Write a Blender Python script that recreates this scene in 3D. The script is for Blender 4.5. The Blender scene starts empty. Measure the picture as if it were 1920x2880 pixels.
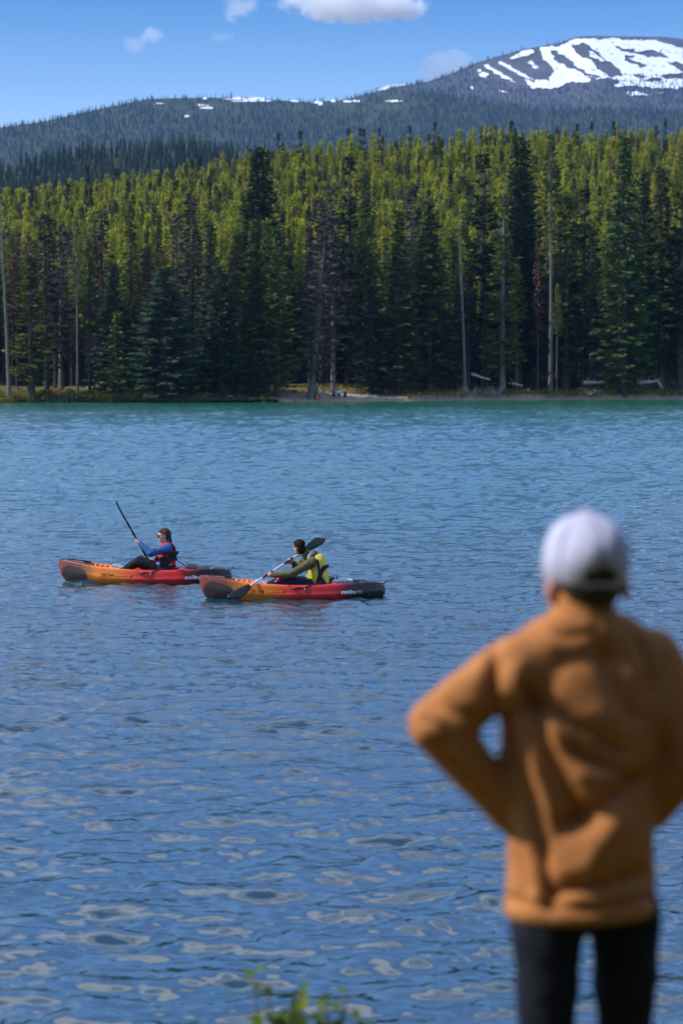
import bpy, bmesh, math, random
import numpy as np
from mathutils import Vector, Matrix, noise as mnoise

SC = bpy.context.scene
COL = SC.collection
R = math.radians

# ------------------------------------------------------------------ camera
F = 6800.0                       # focal length in photo pixels (1920 wide)
CAM_H = 3.5
PITCH = math.atan(393.0 / F)
cam_d = bpy.data.cameras.new('camera')
cam = bpy.data.objects.new('camera', cam_d)
COL.objects.link(cam)
cam.location = (0, 0, CAM_H)
cam.rotation_euler = (math.pi / 2 - PITCH, 0, 0)
cam_d.sensor_fit = 'HORIZONTAL'
cam_d.sensor_width = 24.0
cam_d.lens = 85.0
cam_d.clip_start = 0.1
cam_d.clip_end = 60000
cam_d.dof.use_dof = True
cam_d.dof.focus_distance = 38.0
cam_d.dof.aperture_fstop = 2.9
SC.camera = cam

# ------------------------------------------------------------------ sky, sun, exposure
SUN_EL, SUN_AZ = 44.0, -99.0     # azimuth clockwise from +Y
world = bpy.data.worlds.new('World')
SC.world = world
world.use_nodes = True
SC.view_settings.view_transform = 'Standard'
SC.view_settings.look = 'None'
SC.view_settings.exposure = 0.35
SC.view_settings.gamma = 1.0
SC.view_settings.use_curve_mapping = False
SC.cycles.volume_bounces = 9
SC.cycles.max_bounces = 12
SC.cycles.transparent_max_bounces = 16
SC.cycles.caustics_reflective = False
SC.cycles.caustics_refractive = False
SC.cycles.sample_clamp_indirect = 4.0
SC.cycles.volume_max_steps = 128

nt = world.node_tree
N, L = nt.nodes, nt.links
bg = N['Background']
sky = N.new('ShaderNodeTexSky')
sky.sky_type = 'NISHITA'
sky.sun_disc = False
sky.sun_elevation = R(SUN_EL)
sky.sun_rotation = R(SUN_AZ)
sky.altitude = 1700
sky.air_density = 1.0
sky.dust_density = 0.1
sky.ozone_density = 3.0
tint = N.new('ShaderNodeMix'); tint.data_type = 'RGBA'; tint.blend_type = 'MULTIPLY'
tint.inputs[0].default_value = 1.0
L.new(sky.outputs[0], tint.inputs[6])
# clear mountain air at right angles to the sun: deeper blue than the standard atmosphere
tcs = N.new('ShaderNodeTexCoord'); sps = N.new('ShaderNodeSeparateXYZ'); L.new(tcs.outputs['Generated'], sps.inputs[0])
rmp = N.new('ShaderNodeValToRGB'); L.new(sps.outputs[2], rmp.inputs[0])
while len(rmp.color_ramp.elements) < 5: rmp.color_ramp.elements.new(0.5)
for e_, (p_, c_) in zip(rmp.color_ramp.elements, [(0.05, (0.92, 0.90, 0.92)), (0.10, (0.74, 0.78, 0.88)), (0.152, (0.26, 0.47, 0.69)), (0.27, (0.43, 0.91, 1.36)), (0.55, (0.52, 1.10, 1.62))]):
    e_.position = p_; e_.color = (*c_, 1)
L.new(rmp.outputs[0], tint.inputs[7])
# scattered fair-weather cloud layer higher up (its reflections lie on the near water)
tc = N.new('ShaderNodeTexCoord')
sep = N.new('ShaderNodeSeparateXYZ'); L.new(tc.outputs['Generated'], sep.inputs[0])
zz = N.new('ShaderNodeMath'); zz.operation = 'ADD'; L.new(sep.outputs[2], zz.inputs[0]); zz.inputs[1].default_value = 0.12
dv = N.new('ShaderNodeVectorMath'); dv.operation = 'DIVIDE'
cmb = N.new('ShaderNodeCombineXYZ')
for i in range(3): L.new(zz.outputs[0], cmb.inputs[i])
L.new(tc.outputs['Generated'], dv.inputs[0]); L.new(cmb.outputs[0], dv.inputs[1])
cn = N.new('ShaderNodeTexNoise'); cn.noise_dimensions = '3D'
cn.inputs['Scale'].default_value = 1.2; cn.inputs['Detail'].default_value = 8; cn.inputs['Roughness'].default_value = 0.55
L.new(dv.outputs[0], cn.inputs['Vector'])
cr = N.new('ShaderNodeMapRange'); cr.interpolation_type = 'SMOOTHSTEP'
cr.inputs[1].default_value = 0.48; cr.inputs[2].default_value = 0.64
L.new(cn.outputs['Fac'], cr.inputs[0]); cr.inputs[3].default_value = 0.14
fz = N.new('ShaderNodeMapRange'); fz.interpolation_type = 'SMOOTHSTEP'
fz.inputs[1].default_value = 0.158; fz.inputs[2].default_value = 0.20
L.new(sep.outputs[2], fz.inputs[0])
cm = N.new('ShaderNodeMath'); cm.operation = 'MULTIPLY'
L.new(cr.outputs[0], cm.inputs[0]); L.new(fz.outputs[0], cm.inputs[1])
mix = N.new('ShaderNodeMix'); mix.data_type = 'RGBA'
L.new(cm.outputs[0], mix.inputs[0]); L.new(tint.outputs[2], mix.inputs[6])
mix.inputs[7].default_value = (6.0, 6.6, 7.5, 1)
L.new(mix.outputs[2], bg.inputs['Color'])
bg.inputs['Strength'].default_value = 0.15

sun_dir = Vector((math.sin(R(SUN_AZ)) * math.cos(R(SUN_EL)), math.cos(R(SUN_AZ)) * math.cos(R(SUN_EL)), math.sin(R(SUN_EL))))
sd = bpy.data.lights.new('sun', 'SUN')
sd.energy = 3.9
sd.angle = R(0.53)
sd.color = (1.0, 0.945, 0.87)
sun = bpy.data.objects.new('sun', sd)
COL.objects.link(sun)
sun.location = (-60, -10, 80)
sun.rotation_euler = sun_dir.to_track_quat('Z', 'Y').to_euler()

# ------------------------------------------------------------------ helpers
CP, SP = math.cos(PITCH), math.sin(PITCH)
def P(px, py, Y):
    """world point seen at photo pixel (px, py) at depth Y (metres along +Y)"""
    a, b = (px - 960.0) / F, (1440.0 - py) / F
    d = (a, CP + b * SP, -SP + b * CP)
    s = Y / d[1]
    return Vector((d[0] * s, Y, CAM_H + d[2] * s))
def PX(x, y, z):
    """photo pixel of world point(s)"""
    dz = z - CAM_H
    fw = y * CP - dz * SP
    up = y * SP + dz * CP
    return 960 + F * x / fw, 1440 - F * up / fw

def tag(o, label=None, cat=None, group=None, kind=None):
    if label: o['label'] = label
    if cat: o['category'] = cat
    if group: o['group'] = group
    if kind: o['kind'] = kind
    return o
def empty(name, loc=(0, 0, 0), rz=0.0):
    o = bpy.data.objects.new(name, None)
    COL.objects.link(o)
    o.location = loc
    o.rotation_euler = (0, 0, rz)
    o.empty_display_size = 0.2
    return o
def mesh_np(name, V, Fq, mats=(), smooth=False, mat_idx=None):
    """mesh from arrays; faces all of one size (n,3) or (n,4), or a list of lists"""
    me = bpy.data.meshes.new(name)
    if isinstance(Fq, np.ndarray):
        V = np.asarray(V, dtype=np.float32)
        k = Fq.shape[1]; n = Fq.shape[0]
        me.vertices.add(len(V)); me.vertices.foreach_set('co', V.ravel())
        me.loops.add(n * k); me.loops.foreach_set('vertex_index', Fq.astype(np.int32).ravel())
        me.polygons.add(n)
        me.polygons.foreach_set('loop_start', np.arange(0, n * k, k, dtype=np.int32))
        me.polygons.foreach_set('loop_total', np.full(n, k, dtype=np.int32))
        me.update(calc_edges=True)
    else:
        me.from_pydata([tuple(v) for v in V], [], [tuple(f) for f in Fq])
        me.update()
    for m in mats: me.materials.append(m)
    if mat_idx is not None: me.polygons.foreach_set('material_index', np.asarray(mat_idx, dtype=np.int32))
    if smooth: me.polygons.foreach_set('use_smooth', np.ones(len(me.polygons), dtype=bool))
    return me
def obj(name, me, parent=None, loc=None, mat=None):
    o = bpy.data.objects.new(name, me)
    COL.objects.link(o)
    if parent: o.parent = parent
    if loc is not None: o.location = loc
    if mat and not me.materials: me.materials.append(mat)
    return o
def grid_faces(nr, nc):
    i = np.arange(nr - 1)[:, None] * nc + np.arange(nc - 1)[None, :]
    i = i.ravel()
    return np.stack([i, i + 1, i + nc + 1, i + nc], 1)
def set_attr(me, name, vals, domain='POINT'):
    a = me.attributes.new(name, 'FLOAT', domain)
    a.data.foreach_set('value', np.asarray(vals, dtype=np.float32))

_rs = np.random.RandomState(5)
_perm = _rs.rand(256, 256)
def vnoise(x, y):
    """cheap tiling value noise in numpy, range 0..1"""
    x = np.asarray(x, dtype=float); y = np.asarray(y, dtype=float)
    xi, yi = np.floor(x).astype(int), np.floor(y).astype(int)
    fx, fy = x - xi, y - yi
    fx = fx * fx * (3 - 2 * fx); fy = fy * fy * (3 - 2 * fy)
    g = lambda a, b: _perm[a & 255, b & 255]
    return (g(xi, yi) * (1 - fx) + g(xi + 1, yi) * fx) * (1 - fy) + (g(xi, yi + 1) * (1 - fx) + g(xi + 1, yi + 1) * fx) * fy
def fbm(x, y, o=4):
    s, a, t = 0, 0.5, 0
    for k in range(o):
        s = s + a * vnoise(x * 2 ** k + 17 * k, y * 2 ** k + 31 * k); t += a; a *= 0.5
    return s / t

# ---- node material helper
class Mat:
    def __init__(self, name, color=(0.5, 0.5, 0.5), rough=0.6, spec=0.3, **kw):
        self.m = bpy.data.materials.new(name)
        self.m.use_nodes = True
        self.n = self.m.node_tree.nodes; self.l = self.m.node_tree.links
        self.b = self.n['Principled BSDF']
        self.b.inputs['Base Color'].default_value = (*color, 1)
        self.b.inputs['Roughness'].default_value = rough
        self.b.inputs['Specular IOR Level'].default_value = spec
        for k, v in kw.items(): self.b.inputs[k].default_value = v
    def node(self, t, **kw):
        n = self.n.new(t)
        for k, v in kw.items(): setattr(n, k, v)
        return n
    def link(self, a, b): self.l.new(a, b)
    def coord(self, kind='Object'):
        if not hasattr(self, '_tc'): self._tc = self.node('ShaderNodeTexCoord')
        return self._tc.outputs[kind]
    def noise(self, scale, detail=4, rough=0.5, vec=None, stretch=None):
        n = self.node('ShaderNodeTexNoise')
        n.inputs['Scale'].default_value = scale; n.inputs['Detail'].default_value = detail; n.inputs['Roughness'].default_value = rough
        v = vec or self.coord()
        if stretch:
            mp = self.node('ShaderNodeMapping'); mp.inputs['Scale'].default_value = stretch
            self.link(v, mp.inputs['Vector']); v = mp.outputs[0]
        self.link(v, n.inputs['Vector'])
        return n.outputs['Fac']
    def ramp(self, fac, stops):
        r = self.node('ShaderNodeValToRGB')
        e = r.color_ramp.elements
        while len(e) < len(stops): e.new(0.5)
        for i, (p, c) in enumerate(stops):
            e[i].position = p; e[i].color = (*c, 1) if len(c) == 3 else c
        self.link(fac, r.inputs[0])
        return r.outputs[0]
    def mixc(self, fac, a, b, mode='MIX'):
        n = self.node('ShaderNodeMix', data_type='RGBA', blend_type=mode)
        for s, v in ((n.inputs[0], fac), (n.inputs[6], a), (n.inputs[7], b)):
            if isinstance(v, (int, float)): s.default_value = v
            elif isinstance(v, tuple): s.default_value = (*v, 1)
            else: self.link(v, s)
        return n.outputs[2]
    def math(self, op, a, b=0.0):
        n = self.node('ShaderNodeMath', operation=op)
        for s, v in ((n.inputs[0], a), (n.inputs[1], b)):
            if isinstance(v, (int, float)): s.default_value = v
            else: self.link(v, s)
        return n.outputs[0]
    def attr(self, name):
        a = self.node('ShaderNodeAttribute'); a.attribute_name = name
        return a.outputs['Fac']
    def color(self, sock): self.link(sock, self.b.inputs['Base Color']); return self
    def bump(self, fac, strength=0.3, dist=0.02):
        b = self.node('ShaderNodeBump'); b.inputs['Strength'].default_value = strength; b.inputs['Distance'].default_value = dist
        self.link(fac, b.inputs['Height']); self.link(b.outputs[0], self.b.inputs['Normal']); return self
def simple(name, c, rough=0.6, spec=0.3, var=0.25, scale=8.0, bump=0.0, bscale=40.0, **kw):
    """plain colour with a little mottling and fine relief"""
    M = Mat(name, c, rough, spec, **kw)
    n = M.noise(scale, 5, 0.6)
    lo = tuple(x * (1 - var) for x in c); hi = tuple(min(1, x * (1 + var)) for x in c)
    M.color(M.ramp(n, [(0.3, lo), (0.7, hi)]))
    if bump: M.bump(M.noise(bscale, 3), bump, 0.01)
    return M.m

# ------------------------------------------------------------------ lake
def build_lake():
    kd, kl = 0.0016, 0.00125
    near, far = 9.5, 345.0
    n_r = int(math.log(far / near) / kd)
    D = near * np.exp(np.arange(n_r + 1) * kd)
    inner = np.arange(-0.19, 0.1901, kl)
    out = 0.19 * np.exp(np.linspace(0.03, 3.0, 40))
    T = np.concatenate([-out[::-1], inner, out])
    X = T[None, :] * D[:, None]; Y = np.repeat(D[:, None], len(T), 1)
    Z = np.zeros_like(X)
    rs = np.random.RandomState(11)
    cell = kd * D[:, None]
    gust = 0.45 + 1.1 * fbm(X * 0.10 + 7, Y * 0.05, 3)
    gust2 = 0.3 + 1.4 * fbm(X * 0.35 + 50, Y * 0.3, 2)
    # the water near the bank lies calmer, with longer rolling ripples
    open_w = np.clip((D[:, None] - 14) / 20, 0, 1); open_w = open_w * open_w * (3 - 2 * open_w)
    base = R(-80)
    # water stirred by the two kayaks
    wake = np.zeros_like(X)
    for (kx0, ky0) in ((-3.28, 40.25), (-0.76, 37.4)):
        wake += np.exp(-((X - kx0 - 0.2) / 1.7) ** 4 - ((Y - ky0 + 0.2) / 1.0) ** 2)
        for sg in (-1, 1):      # narrow bow waves running back from the stem
            dx = X - (kx0 - 1.45); dy = Y - ky0 - sg * 0.34 * np.clip(dx, 0, 9)
            Z += 0.035 * np.exp(-(dy / 0.16) ** 2) * np.clip(dx * 3, 0, 1) * np.exp(-np.clip(dx, 0, 50) / 2.2)
            Z -= 0.022 * np.exp(-((dy - sg * 0.3) / 0.2) ** 2) * np.clip(dx * 3, 0, 1) * np.exp(-np.clip(dx, 0, 50) / 2.2)
    warp = [2.8 * (vnoise(X * 0.7 + k * 3.1, Y * 0.7 + k * 9.7) - 0.5) for k in range(8)]
    for k in range(96):
        lam = 0.10 * (1.4 / 0.10) ** rs.rand()
        ang = base + rs.normal(0, 0.6 if lam > 0.6 else 1.05)
        kx, ky = math.cos(ang) * 2 * math.pi / lam, math.sin(ang) * 2 * math.pi / lam
        slope = 0.024 * (0.65 + 0.7 * rs.rand())
        if lam > 0.7: slope *= 0.6
        amp = slope * lam / (2 * math.pi)
        fade = np.clip((lam / cell - 2.2) / 2.2, 0, 1)
        w = 0.55 + 1.05 * open_w if lam < 0.35 else 0.9 + 0.35 * open_w
        ph = kx * X + ky * Y + rs.rand() * 6.283
        ph = ph + warp[k % 8]
        if lam < 0.5: w = w + 1.1 * wake
        Z += amp * fade * w * (gust if k % 2 else gust2) * np.sin(ph)
    # longer wind chop further out on the open lake
    off = np.clip((D[:, None] - 40) / 60, 0, 1); off = off * off * (3 - 2 * off)
    for k in range(46):
        lam = 0.5 * (2.2 / 0.5) ** rs.rand()
        ang = R(-84) + rs.normal(0, 0.85)
        kx, ky = math.cos(ang) * 2 * math.pi / lam, math.sin(ang) * 2 * math.pi / lam
        amp = 0.034 * lam / (2 * math.pi)
        fade = np.clip((lam / cell - 2.2) / 2.0, 0, 1)
        Z += amp * fade * off * (gust if k % 2 else gust2) * np.sin(kx * X + ky * Y + rs.rand() * 6.283 + warp[k % 8])
    Z -= 0.12 * Z.std(axis=1, keepdims=True)
    # far from the frame keep it flat
    edge = np.clip((np.abs(T)[None, :] - 0.22) / 0.1, 0, 1)
    Z *= (1 - edge)
    V = np.stack([X, Y, Z], 2).reshape(-1, 3)
    M = Mat('lake_water', (0.006, 0.075, 0.085), 0.022, 0.5)
    M.b.inputs['IOR'].default_value = 1.7
    M.b.inputs['Specular IOR Level'].default_value = 0.8
    # glacial milk: greener towards the shallow far shore; offshore colour lightened in place of sky reflection
    sp = M.node('ShaderNodeSeparateXYZ'); M.link(M.coord('Object'), sp.inputs[0])
    mr = M.node('ShaderNodeMapRange', interpolation_type='SMOOTHSTEP')
    mr.inputs[1].default_value = 110; mr.inputs[2].default_value = 285
    M.link(sp.outputs[1], mr.inputs[0])
    mo = M.node('ShaderNodeMapRange', interpolation_type='SMOOTHSTEP')
    mo.inputs[1].default_value = 18; mo.inputs[2].default_value = 75
    M.link(sp.outputs[1], mo.inputs[0])
    offshore_lift = M.mixc(mo.outputs[0], (0.003, 0.026, 0.042), (0.008, 0.078, 0.098))
    M.color(M.mixc(mr.outputs[0], offshore_lift, (0.020, 0.145, 0.085)))
    b1 = M.noise(3.2, 3, 0.55, stretch=(1.0, 1.5, 1))
    b2 = M.noise(11.0, 3, 0.6, stretch=(1.0, 1.5, 1))
    # gusts roughen the open water
    g = M.node('ShaderNodeMapRange', interpolation_type='SMOOTHSTEP')
    g.inputs[1].default_value = 13; g.inputs[2].default_value = 36
    g.inputs[3].default_value = 0.05; g.inputs[4].default_value = 1.0
    M.link(sp.outputs[1], g.inputs[0])
    b0 = M.noise(1.1, 2, 0.5, stretch=(1.0, 1.4, 1))
    h = M.math('ADD', M.math('MULTIPLY', b0, 0.16), M.math('ADD', M.math('MULTIPLY', b1, 0.07), M.math('MULTIPLY', b2, 0.034)))
    bp = M.node('ShaderNodeBump'); bp.inputs['Distance'].default_value = 1.0
    M.link(M.math('MULTIPLY', g.outputs[0], 0.5), bp.inputs['Strength'])
    M.link(h, bp.inputs['Height']); M.link(bp.outputs[0], M.b.inputs['Normal'])
    me = mesh_np('lake', V, grid_faces(len(D), len(T))[:, ::1], [M.m], True)
    return tag(obj('lake', me), 'rippled blue green lake water filling the lower picture', 'lake', kind='structure')
build_lake()

# ------------------------------------------------------------------ far shore ground
SHORE_PX = [(-900, 1134), (0, 1133), (300, 1132), (560, 1132), (860, 1130), (1100, 1128), (1300, 1126), (1600, 1124), (1920, 1123), (2900, 1122)]
def shore_y(x):
    """depth of the waterline at lateral position x"""
    px = 960 + F * np.asarray(x) / 300.0
    py = np.interp(px, [p[0] for p in SHORE_PX], [p[1] for p in SHORE_PX])
    return CAM_H * F / (py - 1047.0)
CREST = [(-900, 17), (0, 21.0), (400, 25), (700, 29.5), (1000, 31.5), (1400, 34.5), (1920, 34), (2900, 35)]
def ground_z(x, y):
    x = np.asarray(x, dtype=float); y = np.asarray(y, dtype=float)
    px = 960 + F * x / 300.0
    sy = shore_y(x)
    d = y - sy
    beach = np.exp(-((px - 945) / 215.0) ** 4)                       # sandy landing in the middle
    wob = fbm(x * 0.25 + 3, y * 0.02, 3)
    lipd = 0.5 + 1.2 * wob
    bank = np.clip(d / lipd, 0, 1); bank = bank * bank * (3 - 2 * bank)
    step = bank * (0.55 + 0.5 * fbm(x * 0.4, y * 0.1 + 9, 3))
    flat = np.clip(d / 9.0, 0, 1) * 0.9
    z = -0.25 + (1 - beach) * (0.25 * bank + step) + beach * (0.25 * np.clip(d / 0.8, 0, 1) + np.clip(d / 6, 0, 1.6) * 0.75) + np.clip((d - 4) / 14, 0, 1) * 0.9
    cz = np.interp(960 + F * x / 520.0, [c[0] for c in CREST], [c[1] for c in CREST])
    t = np.clip((y - 322) / (525 - 322), 0, 1.0)
    z = z + cz * (t * 0.8 + 0.2 * t * t)
    z = z + np.clip((d - 1) / 10, 0, 1) * (fbm(x * 0.15, y * 0.15, 3) - 0.5) * 0.5
    z = np.where(d < 0, -0.25 - 0.15 * np.clip(-d, 0, 6), z)
    return z
def build_far_ground():
    xs = np.concatenate([np.linspace(-420, -62, 60), np.linspace(-60, 60, 300), np.linspace(62, 420, 60)])
    ys = np.concatenate([np.linspace(286, 330, 110), np.linspace(333, 590, 90)])
    X, Y = np.meshgrid(xs, ys)
    Z = ground_z(X, Y)
    V = np.stack([X, Y, Z], 2).reshape(-1, 3)
    M = Mat('shore_ground', (0.1, 0.09, 0.05), 0.9, 0.1)
    n = M.noise(0.35, 6, 0.65)
    fine = M.noise(3.0, 4, 0.6)
    grass = M.ramp(fine, [(0.3, (0.05, 0.055, 0.015)), (0.55, (0.13, 0.12, 0.03)), (0.75, (0.20, 0.155, 0.04))])
    soil = M.ramp(fine, [(0.3, (0.035, 0.028, 0.02)), (0.7, (0.10, 0.075, 0.05))])
    sand = M.ramp(fine, [(0.25, (0.30, 0.24, 0.18)), (0.75, (0.44, 0.36, 0.28))])
    gs = M.mixc(M.ramp(n, [(0.42, (0, 0, 0)), (0.6, (1, 1, 1))]), grass, soil)
    geo = M.node('ShaderNodeNewGeometry'); sx = M.node('ShaderNodeSeparateXYZ'); M.link(geo.outputs['True Normal'], sx.inputs[0])
    steep = M.math('LESS_THAN', sx.outputs[2], 0.78)
    c = M.mixc(steep, gs, soil)
    M.color(M.mixc(M.attr('sand'), c, sand))
    M.bump(fine, 0.6, 0.08)
    me = mesh_np('far_shore', V, grid_faces(len(ys), len(xs)), [M.m], True)
    px = 960 + F * X / 300.0
    d = Y - shore_y(X)
    s = np.exp(-((px - 945) / 225.0) ** 4) * np.clip(2.2 - d / 4.5, 0, 1)
    s = np.maximum(s, np.clip(1 - np.abs(d - 0.2) / 0.9, 0, 1) * np.clip((px - 560) / 200, 0, 1) * 0.8)
    set_attr(me, 'sand', s.ravel())
    return tag(obj('far_shore_ground', me), 'grassy far bank with a strip of pale sand under the trees', 'ground', kind='structure')
build_far_ground()
# ------------------------------------------------------------------ conifers
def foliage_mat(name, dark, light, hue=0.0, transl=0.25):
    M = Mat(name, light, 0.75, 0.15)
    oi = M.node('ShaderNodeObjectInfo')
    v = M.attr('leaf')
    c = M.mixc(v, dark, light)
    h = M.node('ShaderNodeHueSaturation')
    M.link(c, h.inputs['Color'])
    mr = M.node('ShaderNodeMapRange'); mr.inputs[3].default_value = 0.70; mr.inputs[4].default_value = 1.25
    M.link(oi.outputs['Random'], mr.inputs[0]); M.link(mr.outputs[0], h.inputs['Value'])
    m2 = M.node('ShaderNodeMapRange'); m2.inputs[3].default_value = 0.485; m2.inputs[4].default_value = 0.52
    r2 = M.math('FRACT', M.math('MULTIPLY', oi.outputs['Random'], 7.31))
    M.link(r2, m2.inputs[0]); M.link(m2.outputs[0], h.inputs['Hue'])
    M.color(h.outputs[0])
    tr = M.node('ShaderNodeBsdfTranslucent'); M.link(h.outputs[0], tr.inputs[0])
    mx = M.node('ShaderNodeMixShader'); mx.inputs[0].default_value = transl
    M.link(M.b.outputs[0], mx.inputs[1]); M.link(tr.outputs[0], mx.inputs[2])
    M.link(mx.outputs[0], M.n['Material Output'].inputs['Surface'])
    return M.m
def bark_mat(name, a, b):
    M = Mat(name, a, 0.9, 0.1)
    n = M.noise(2.5, 5, 0.6, stretch=(3, 3, 0.5))
    M.color(M.ramp(n, [(0.3, a), (0.7, b)])); M.bump(n, 0.6, 0.05)
    return M.m
FOL = {
    'pine':   foliage_mat('pine_needles', (0.130, 0.140, 0.012), (0.470, 0.470, 0.036), transl=0.4),
    'spruce': foliage_mat('spruce_needles', (0.026, 0.046, 0.014), (0.105, 0.140, 0.036)),
    'blue':   foliage_mat('blue_spruce_needles', (0.018, 0.040, 0.024), (0.072, 0.112, 0.062)),
    'dark':   foliage_mat('dark_fir_needles', (0.010, 0.022, 0.012), (0.034, 0.055, 0.024)),
    'lime':   foliage_mat('young_spruce_needles', (0.050, 0.074, 0.014), (0.190, 0.215, 0.036)),
    'dead':   foliage_mat('dead_needles', (0.028, 0.022, 0.020), (0.085, 0.066, 0.056), transl=0.1),
    'rust':   foliage_mat('rusty_needles', (0.06, 0.028, 0.018), (0.17, 0.085, 0.05), transl=0.1),
}
BARK = {'brown': bark_mat('brown_bark', (0.045, 0.036, 0.03), (0.11, 0.09, 0.075)),
        'grey': bark_mat('grey_bark', (0.075, 0.068, 0.064), (0.19, 0.175, 0.165)),
        'dark': bark_mat('dark_bark', (0.04, 0.033, 0.03), (0.10, 0.085, 0.075))}

def trunk_arrays(H, r0, lean=(0, 0), top=0.03, seg=9, sides=7, rs=None):
    V, Fc = [], []
    for i in range(seg + 1):
        t = i / seg
        r = r0 * (1 - t) ** 0.85 + top * t
        if i == 0: r *= 1.35
        cx, cy = lean[0] * t + 0.12 * math.sin(3.1 * t + r0 * 30) * t, lean[1] * t + 0.10 * math.cos(4 * t) * t
        for k in range(sides):
            a = 2 * math.pi * k / sides
            V.append((cx + r * math.cos(a), cy + r * math.sin(a), H * t - (0.35 if i == 0 else 0)))
    for i in range(seg):
        for k in range(sides):
            k2 = (k + 1) % sides
            Fc.append((i * sides + k, i * sides + k2, (i + 1) * sides + k2, (i + 1) * sides + k))
    return V, Fc

def conifer_arrays(seed, H, Rm, base=0.08, nbr=170, droop=0.35, spray=0.62, shape='cone', fill=1.0, twig=False, lean=(0, 0), gaps=0.0):
    """crown as thousands of small needle sprays carried on whorled branches"""
    rs = np.random.RandomState(seed)
    V, Fc, A = [], [], []
    Bv, Bf = [], []
    def stick(p, q, r):
        d = q - p; n = np.linalg.norm(d)
        if n < 1e-4: return
        d = d / n; s = np.cross(d, (0, 0, 1.0)); s /= (np.linalg.norm(s) + 1e-6); u = np.cross(s, d)
        b = len(Bv)
        for k in range(3):
            a = k * 2.0944
            Bv.append(p + r * (math.cos(a) * s + math.sin(a) * u))
        Bv.append(q)
        for k in range(3): Bf.append((b + k, b + (k + 1) % 3, b + 3))
    gap_c = rs.rand(6)
    for i in range(nbr):
        t = (i + rs.rand()) / nbr
        t = t ** 0.9
        hz = base + (1 - base) * t
        if gaps and np.min(np.abs(gap_c - t)) < gaps * 0.5 and rs.rand() < 0.8: continue
        if shape == 'cone': pr = (1 - t) ** 0.72 * (0.75 + 0.25 * min(1, t / 0.12))
        elif shape == 'spire': pr = (1 - t) ** 0.8 * (0.7 + 0.3 * min(1, t / 0.25)) * 1.1
        else: pr = math.sin(math.pi * min(1, 0.18 + 0.82 * t)) ** 0.7 * 0.95 + 0.05       # rounded pine top
        Lb = max(0.28, Rm * pr * (0.62 + 0.5 * rs.rand()))
        if rs.rand() < 0.06: Lb *= 1.25
        az = i * 2.39996 + rs.normal(0, 0.35)
        dx, dy = math.cos(az), math.sin(az)
        up0 = 0.55 * t - droop * (1 - t) + rs.normal(0, 0.1)
        z0 = H * hz
        ox, oy = lean[0] * hz, lean[1] * hz
        def pt(s):
            return np.array([ox + dx * Lb * s, oy + dy * Lb * s, z0 + Lb * (up0 * s + (0.28 * s * s if shape != 'round' else 0.35 * s * s))])
        stick(pt(0), pt(0.92), 0.035 + 0.012 * Lb)
        if twig:
            for _ in range(3):
                s = rs.uniform(0.3, 0.95); p = pt(s)
                stick(p, p + np.array([dx * 0.2 + rs.normal(0, .3), dy * 0.2 + rs.normal(0, .3), -0.25 + rs.normal(0, .2)]), 0.02)
        nk = max(4, int(Lb / 0.17 * fill)) if fill else 0
        for k in range(nk):
            s = (0.22 + 0.78 * (k + rs.rand()) / nk) if Lb > 0.8 else rs.rand()
            p = pt(s)
            side = 1 if k % 2 else -1
            ln = spray * (0.55 + 0.7 * rs.rand()) * (0.75 + 0.4 * (1 - s)) * (0.6 + 0.4 * min(1, Lb / 1.2))
            wd = ln * (0.42 + 0.3 * rs.rand())
            sp = rs.uniform(0.2, 1.15) * side
            ca, sa = math.cos(az + sp), math.sin(az + sp)
            d = np.array([ca, sa, rs.normal(-0.22 if shape != 'round' else 0.3, 0.28)])
            d /= np.linalg.norm(d)
            n = np.array([rs.normal(0, 1.0), rs.normal(0, 1.0), 0.75])
            w = np.cross(d, n); w /= np.linalg.norm(w) + 1e-6
            b = len(V)
            m = p + d * ln * 0.5
            V += [p, m + w * wd * 0.5 + (0, 0, -0.05 * ln), p + d * ln, m - w * wd * 0.5 + (0, 0, -0.05 * ln)]
            Fc.append((b, b + 1, b + 2, b + 3))
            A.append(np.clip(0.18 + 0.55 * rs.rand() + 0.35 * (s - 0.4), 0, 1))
    # leader
    for k in range(5):
        b = len(V); z = H * (0.965 + 0.01 * k)
        a = rs.rand() * 6.28; p = np.array([lean[0], lean[1], z]); d = np.array([math.cos(a) * .18, math.sin(a) * .18, 0.35]); w = np.array([-math.sin(a), math.cos(a), 0]) * .1
        V += [p, p + d * .5 + w, p + d, p + d * .5 - w]; Fc.append((b, b + 1, b + 2, b + 3)); A.append(.7)
    return np.array(V), np.array(Fc), np.array(A), np.array(Bv), np.array(Bf)

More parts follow.
